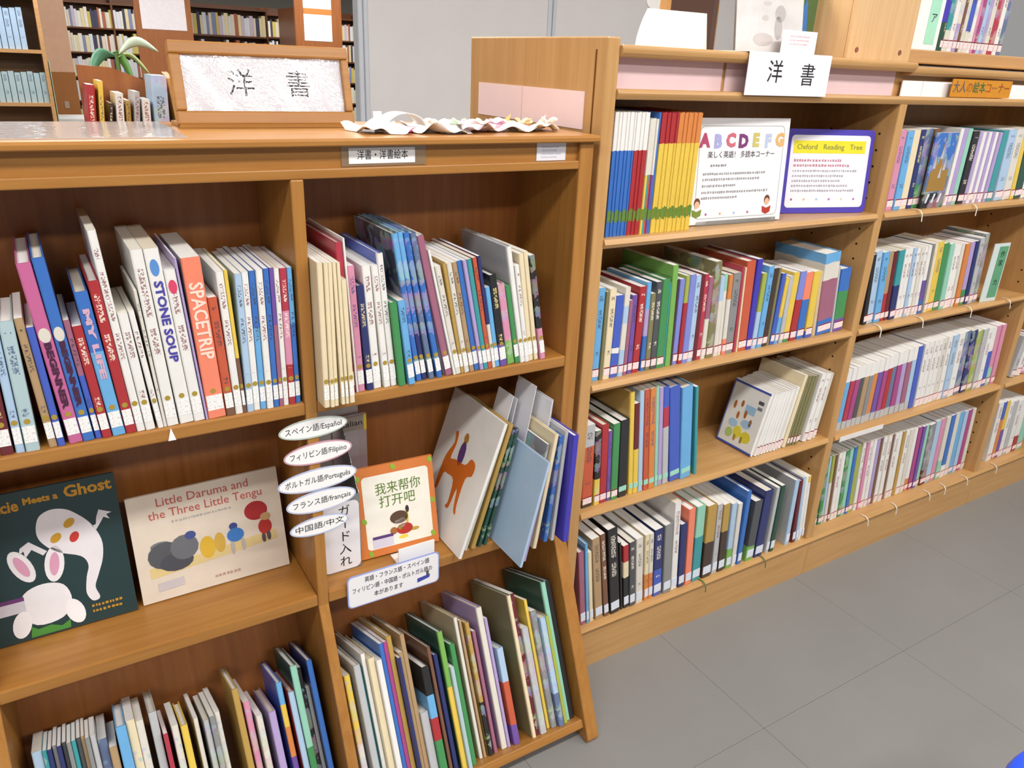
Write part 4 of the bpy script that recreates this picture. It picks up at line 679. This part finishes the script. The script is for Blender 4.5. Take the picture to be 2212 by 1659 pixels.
for i, (t, spec, h) in enumerate(((.012, 'fg40in', .17), (.022, 'ow30te', .17), (.020, 'wh', .18), (.018, 'li40ow', .17), (.012, 'br', .175), (.016, 'ow', .17), (.02, 'ow30rb', .175), (.016, 'wh', .17), (.012, 'pk', .17), (.014, 'mg', .165), (.018, 'lb', .17), (.014, 'li', .175), (.02, 'ow', .17), (.026, 'cm', .175), (.02, 'wh', .17), (.02, 'sl', .17))):
    o = make_book('comic_book', t, h, .13, spec, 'ri' if i % 2 else 'rt', T(x, .115, TB+.0003)); tag(o, f'{cname(spec)} comic, {nth(i+1)} from the white divider plate on the tabletop shelf', 'book', 'comics on the tabletop shelf'); x += t+.0012
# picture magazine face-out and green divider card in the second bay
mg = obj('magazine', G().box(0, .100, 0, .005, 0, .197), cover('bk20sl45bl', 'i')); mg.matrix_world = T(1.140, .024, 1.1264); tag(mg, 'castle picture magazine shown face-out in the second bay top shelf', 'magazine')
obj('pages', G().box(.001, .099, .001, .004, .1965, .1975), paper_mat('ece8dd'), mg)
patch('castle_picture', mg, [(.008, .045), (.092, .045), (.09, .105), (.074, .10), (.070, .135), (.062, .11), (.052, .12), (.046, .185), (.040, .125), (.030, .11), (.026, .14), (.018, .10), (.010, .10)], 'a07a3c', y=-.0005)
for a, b in ((.020, .125), (.045, .15), (.066, .12), (.052, .10)): patch('castle_roof', mg, [(a-.006, b-.02), (a+.006, b-.02), (a+.002, b+.015)], 'b8bcc4', y=-.0008)
for k in range(3): patch('white_letter', mg, [(.014+k*.028, .014), (.022+k*.028, .014), (.030+k*.028, .038), (.022+k*.028, .038)], 'd8e0e8', y=-.0006)
dp = obj('divider_plate', G().box(0, .075, 0, .002, 0, .186), plain('cdd8d6', .35, .5, .02, coat=.3)); dp.matrix_world = T(1.596, .030, .8068) @ RZ(-6); tag(dp, 'pale divider plate with green card lettered カ in the second bay', 'divider plate')
gs = patch('green_card', dp, [(.028, .012), (.070, .012), (.070, .176), (.028, .176)], '5f9a76', y=-.0008)
for ch, z in (('作', .150), ('家', .122), ('カ', .06)): text('lettering', ch, .022, INK, gs, T(.049, -.001, z) @ FRONT)
for x_, z_, w in ((1.055, .8064, 0), (1.245, .8064, 1), (1.505, .8064, 0), (1.72, .8064, 1), (1.11, 1.126, 1), (1.38, 1.126, 0), (1.22, .1344, 1), (1.38, .1344, 0), (1.56, .1344, 1), (1.66, .1344, 0), (1.79, .1344, 1), (1.99, .1344, 0), (.50, .1344, 2), (.74, .1344, 2)):
    def rib(u, v): return (x_+.004*(v-.5)+.006*u*(1 if w else -1), BY+.012-.026*min(1, u*1.6)-.004*u, z_+.002-.030*max(0, u-.45)/.55)
    tag(obj('bookmark_ribbon', G().grid(rib, 8, 1), plain('e2dccf' if w < 2 else '4f6a34', .6), solid=.0006), 'green ribbon bookmark hanging over the bottom shelf edge' if w == 2 else 'white ribbon bookmark hanging over a shelf edge of the second bay', 'bookmark', 'green ribbon bookmarks' if w == 2 else 'white ribbon bookmarks')
lbst = obj('shelf_edge_label', G().box(.985, 1.19, BY-.0085, BY-.0068, .461, .476), plain('e4e0de', .4)); tag(lbst, 'white label strip on the third shelf edge below coloured comics', 'label')

# ------------------------------------------------------------------ blue stool at the corner of the picture
so = empty('blue_stool', (.45, -1.008, 0)); tag(so, 'round stool with bright blue vinyl seat on the grey floor', 'stool')
obj('seat', G().lathe([(.16, .27), (.185, .28), (.19, .31), (.18, .335), (.15, .342)], 40), plain('1a4ce0', .35, .5, .03, coat=.2), so, smooth=True)
for a in (45, 135, 225, 315): obj('leg', G().prism(ellipse(.13*math.cos(math.radians(a)), .13*math.sin(math.radians(a)), .012, .012, 10), 0, .275, 'Z'), plain('8a8c90', .3), so)

# ------------------------------------------------------------------ the library behind
GRY = plain('c9c7c8', .85, .2, .03, 6); ALU = plain('b9bec6', .35, .6, .03)
for i, (x0, x1) in enumerate(((.51, 1.55), (1.55, 2.59), (2.59, 3.63))):
    e = empty('partition', (x0, 2.5, 0)); tag(e, ['grey fabric partition panel standing beside the far bookshelves', 'grey fabric partition panel joined between two aluminium posts behind the tall bookcase', 'grey fabric partition panel at the far end of the partition row'][i], 'partition', 'grey partition panels')
    obj('panel', G().box(.04, x1-x0, 0, .05, .06, 2.1), GRY, e); obj('post', G().prism(rrect(-.012, .040, -.008, .058, .008), 0, 2.12, 'Z'), ALU, e); obj('post_groove', G().box(.011, .017, -.010, -.006, 0, 2.1), plain('8a92a0', .4), e)
    obj('foot', G().box(.2, .26, -.2, .25, 0, .06), ALU, e)
nt = obj('round_notice', G().prism(ellipse(2.3, 1.79, .11, .05, 28), 2.494, 2.4995, 'Y'), plain('fbfaf6', .5)); tag(nt, 'white oval on the grey partition', 'notice')  # flat white oval set against the partition face
colm = empty('column', (-.58, 6.1, 0)); tag(colm, 'wood-clad column with pale upper cladding behind the low bookcase', 'column')
obj('lower_cladding', G().box(-.135, .135, -.1, .1, 0, 1.24), plain('8f5a2a', .4), colm); obj('upper_cladding', G().box(-.13, .13, -.095, .095, 1.24, CEIL), plain('c39a7e', .35, .5), colm); obj('outlet', G().box(.03, .06, -.104, -.1, .98, 1.03), plain('9a8a78'), colm)  # upper half of the column carries a pinkish reflection in its colour
MAPLE = wood('pale_shelf', 'b98a58', 'c99c6a')
ps = empty('pale_bookcase', (-1.5, 4.6, 0)); tag(ps, 'pale wooden open bookcase seen beyond the low bookcase', 'bookcase')
for xx in (-.012, .80): obj('side_panel', G().box(xx, xx+.022, 0, .3, 0, 1.9), MAPLE, ps)
for z in (.1, .44, .78, 1.10, 1.40, 1.70, 1.89): obj('shelf', G().box(.01, .80, 0, .3, z-.02, z), MAPLE, ps)
obj('back_panel', G().box(.01, .8, .29, .3, 0, 1.9), wood('pale_shelf_back', '8a6238', '9a7044'), ps)
for z, sp_, h, n_, lbx in ((1.40, 'lb', .22, 12, 'pale blue file on the upper shelf of the pale bookcase'), (1.10, 'pb', .17, 14, 'powder blue volume on the middle shelf of the pale bookcase'), (.78, 'ow', .16, 10, 'off-white volume on the lower shelf of the pale bookcase')):
    for k in range(n_):
        o = obj('file', book_mesh(.03, h+.004*(k % 3), .2, .001, .001)[0], cover(sp_, 't' if k % 2 else '')); o.location = (-1.16+k*.033 if n_ > 11 else -1.1+k*.033, 4.62, z+.0005); tag(o, lbx, 'book', lbx.split(' on ')[0]+'s')
ph = obj('side_poster', G().box(-.672, -.668, 4.62, 4.85, .98, 1.34), plain('a9cdb4', .5, .3, .2, 9)); tag(ph, 'pale green poster on the side of the pale bookcase', 'poster')
wb = obj('grey_cabinet', G().box(-.66, -.40, 5.2, 5.5, 0, .97), plain('c6c6c4', .5), bevel=.01); tag(wb, 'low light grey cabinet in front of the wood-clad column', 'cabinet')
# far stacks: one long bookcase, two end panels with notices, and hundreds of far books
fs = empty('far_bookcase', (0, 11.6, 0)); tag(fs, 'long dark-wood library stack at the far end of the room', 'bookcase')
DK = wood('dark_shelf', '5e3418', '70421f')
obj('back_panel', G().box(-.4, 4.9, .28, .3, 0, 2.05), DK, fs)
for k in range(7): obj('shelf', G().box(-.4, 4.9, 0, .28, .1+k*.31-.02, .1+k*.31), DK, fs)
for k in range(7): obj('upright', G().box(-.4+k*.88, -.375+k*.88, -.002, .28, 0, 2.02), DK, fs)
fbm = [plain(h, .6, .3, .05, 8, name='far_book_'+h) for h in ('efe9dc', 'e8dcae', 'd9c46a', 'dfe3ea', '8a93b8', 'b06a50', '4a4a60', 'e6d9c4', 'cfc0d0')]
def far_books(name, x0, x1, y, zs, label, grp=None, seed=3, hmin=.19, hmax=.26):
    r = random.Random(seed); g = G(); mi = []
    for z in zs:
        x = x0
        while x < x1:
            w = r.uniform(.022, .05); g.box(x, x+w*.95, y, y+.18, z+.0005, z+r.uniform(hmin, hmax)); mi += [r.choice((0, 0, 0, 1, 1, 2, 3, 3, 4, 5, 6, 7, 7, 8))]*6; x += w
    o = obj(name, g, fbm); o.data.polygons.foreach_set('material_index', mi)
    return tag(o, label, 'books', kind='stuff')
far_books('far_books', -.37, 4.85, 11.63, [.1+k*.31 for k in range(6)], 'rows of pale library books filling the far stack')
for i, (xa, ya, w, n_) in enumerate(((.40, 8.8, .58, 1), (2.02, 8.4, .55, 2))):
    e = empty('stack_end_panel', (xa, ya, 0)); tag(e, ['red-brown stack end panel with one white notice sheet', 'red-brown stack end panel with orange and white notices'][i], 'end panel', 'stack end panels')
    obj('panel', G().box(0, w, 0, .04, 0, 2.2), RED, e)
    obj('notice_sheet', G().box(.06, w-.06, -.004, 0, 1.62, 2.08) if i == 0 else G().box(.10, w-.12, -.004, 0, 1.58, 2.02), plain('e4dde0', .6), e)
    if i: obj('orange_strip', G().box(.10, w-.12, -.005, -.001, 1.86, 1.92), plain('d87a3a', .6), e); obj('notice_sheet', G().box(.15, w-.16, -.004, 0, 1.30, 1.50), plain('e4dde0', .6), e)
    # the stack that runs back from each end panel
    obj('stack_side', G().box(w-.05, w-.02, .04, 2.4, 0, 2.0), DK, e)
bq = empty('middle_stack', (1.02, 9.6, 0)); tag(bq, 'middle library stack with two book rows between the end panels', 'bookcase')
for z in (1.0, 1.30, 1.61, 1.92): obj('shelf', G().box(0, 1.0, 0, .28, z-.02, z), DK, bq)
obj('back_panel', G().box(0, 1.0, .28, .3, 0, 1.95), DK, bq)
for xx in (-.02, 1.0): obj('side_panel', G().box(xx, xx+.02, 0, .3, 0, 1.95), DK, bq)
far_books('middle_stack_books', .01+1.02, 1.0+1.0, 9.62, [1.0, 1.30, 1.61], 'rows of pale books on the middle library stack', seed=8)
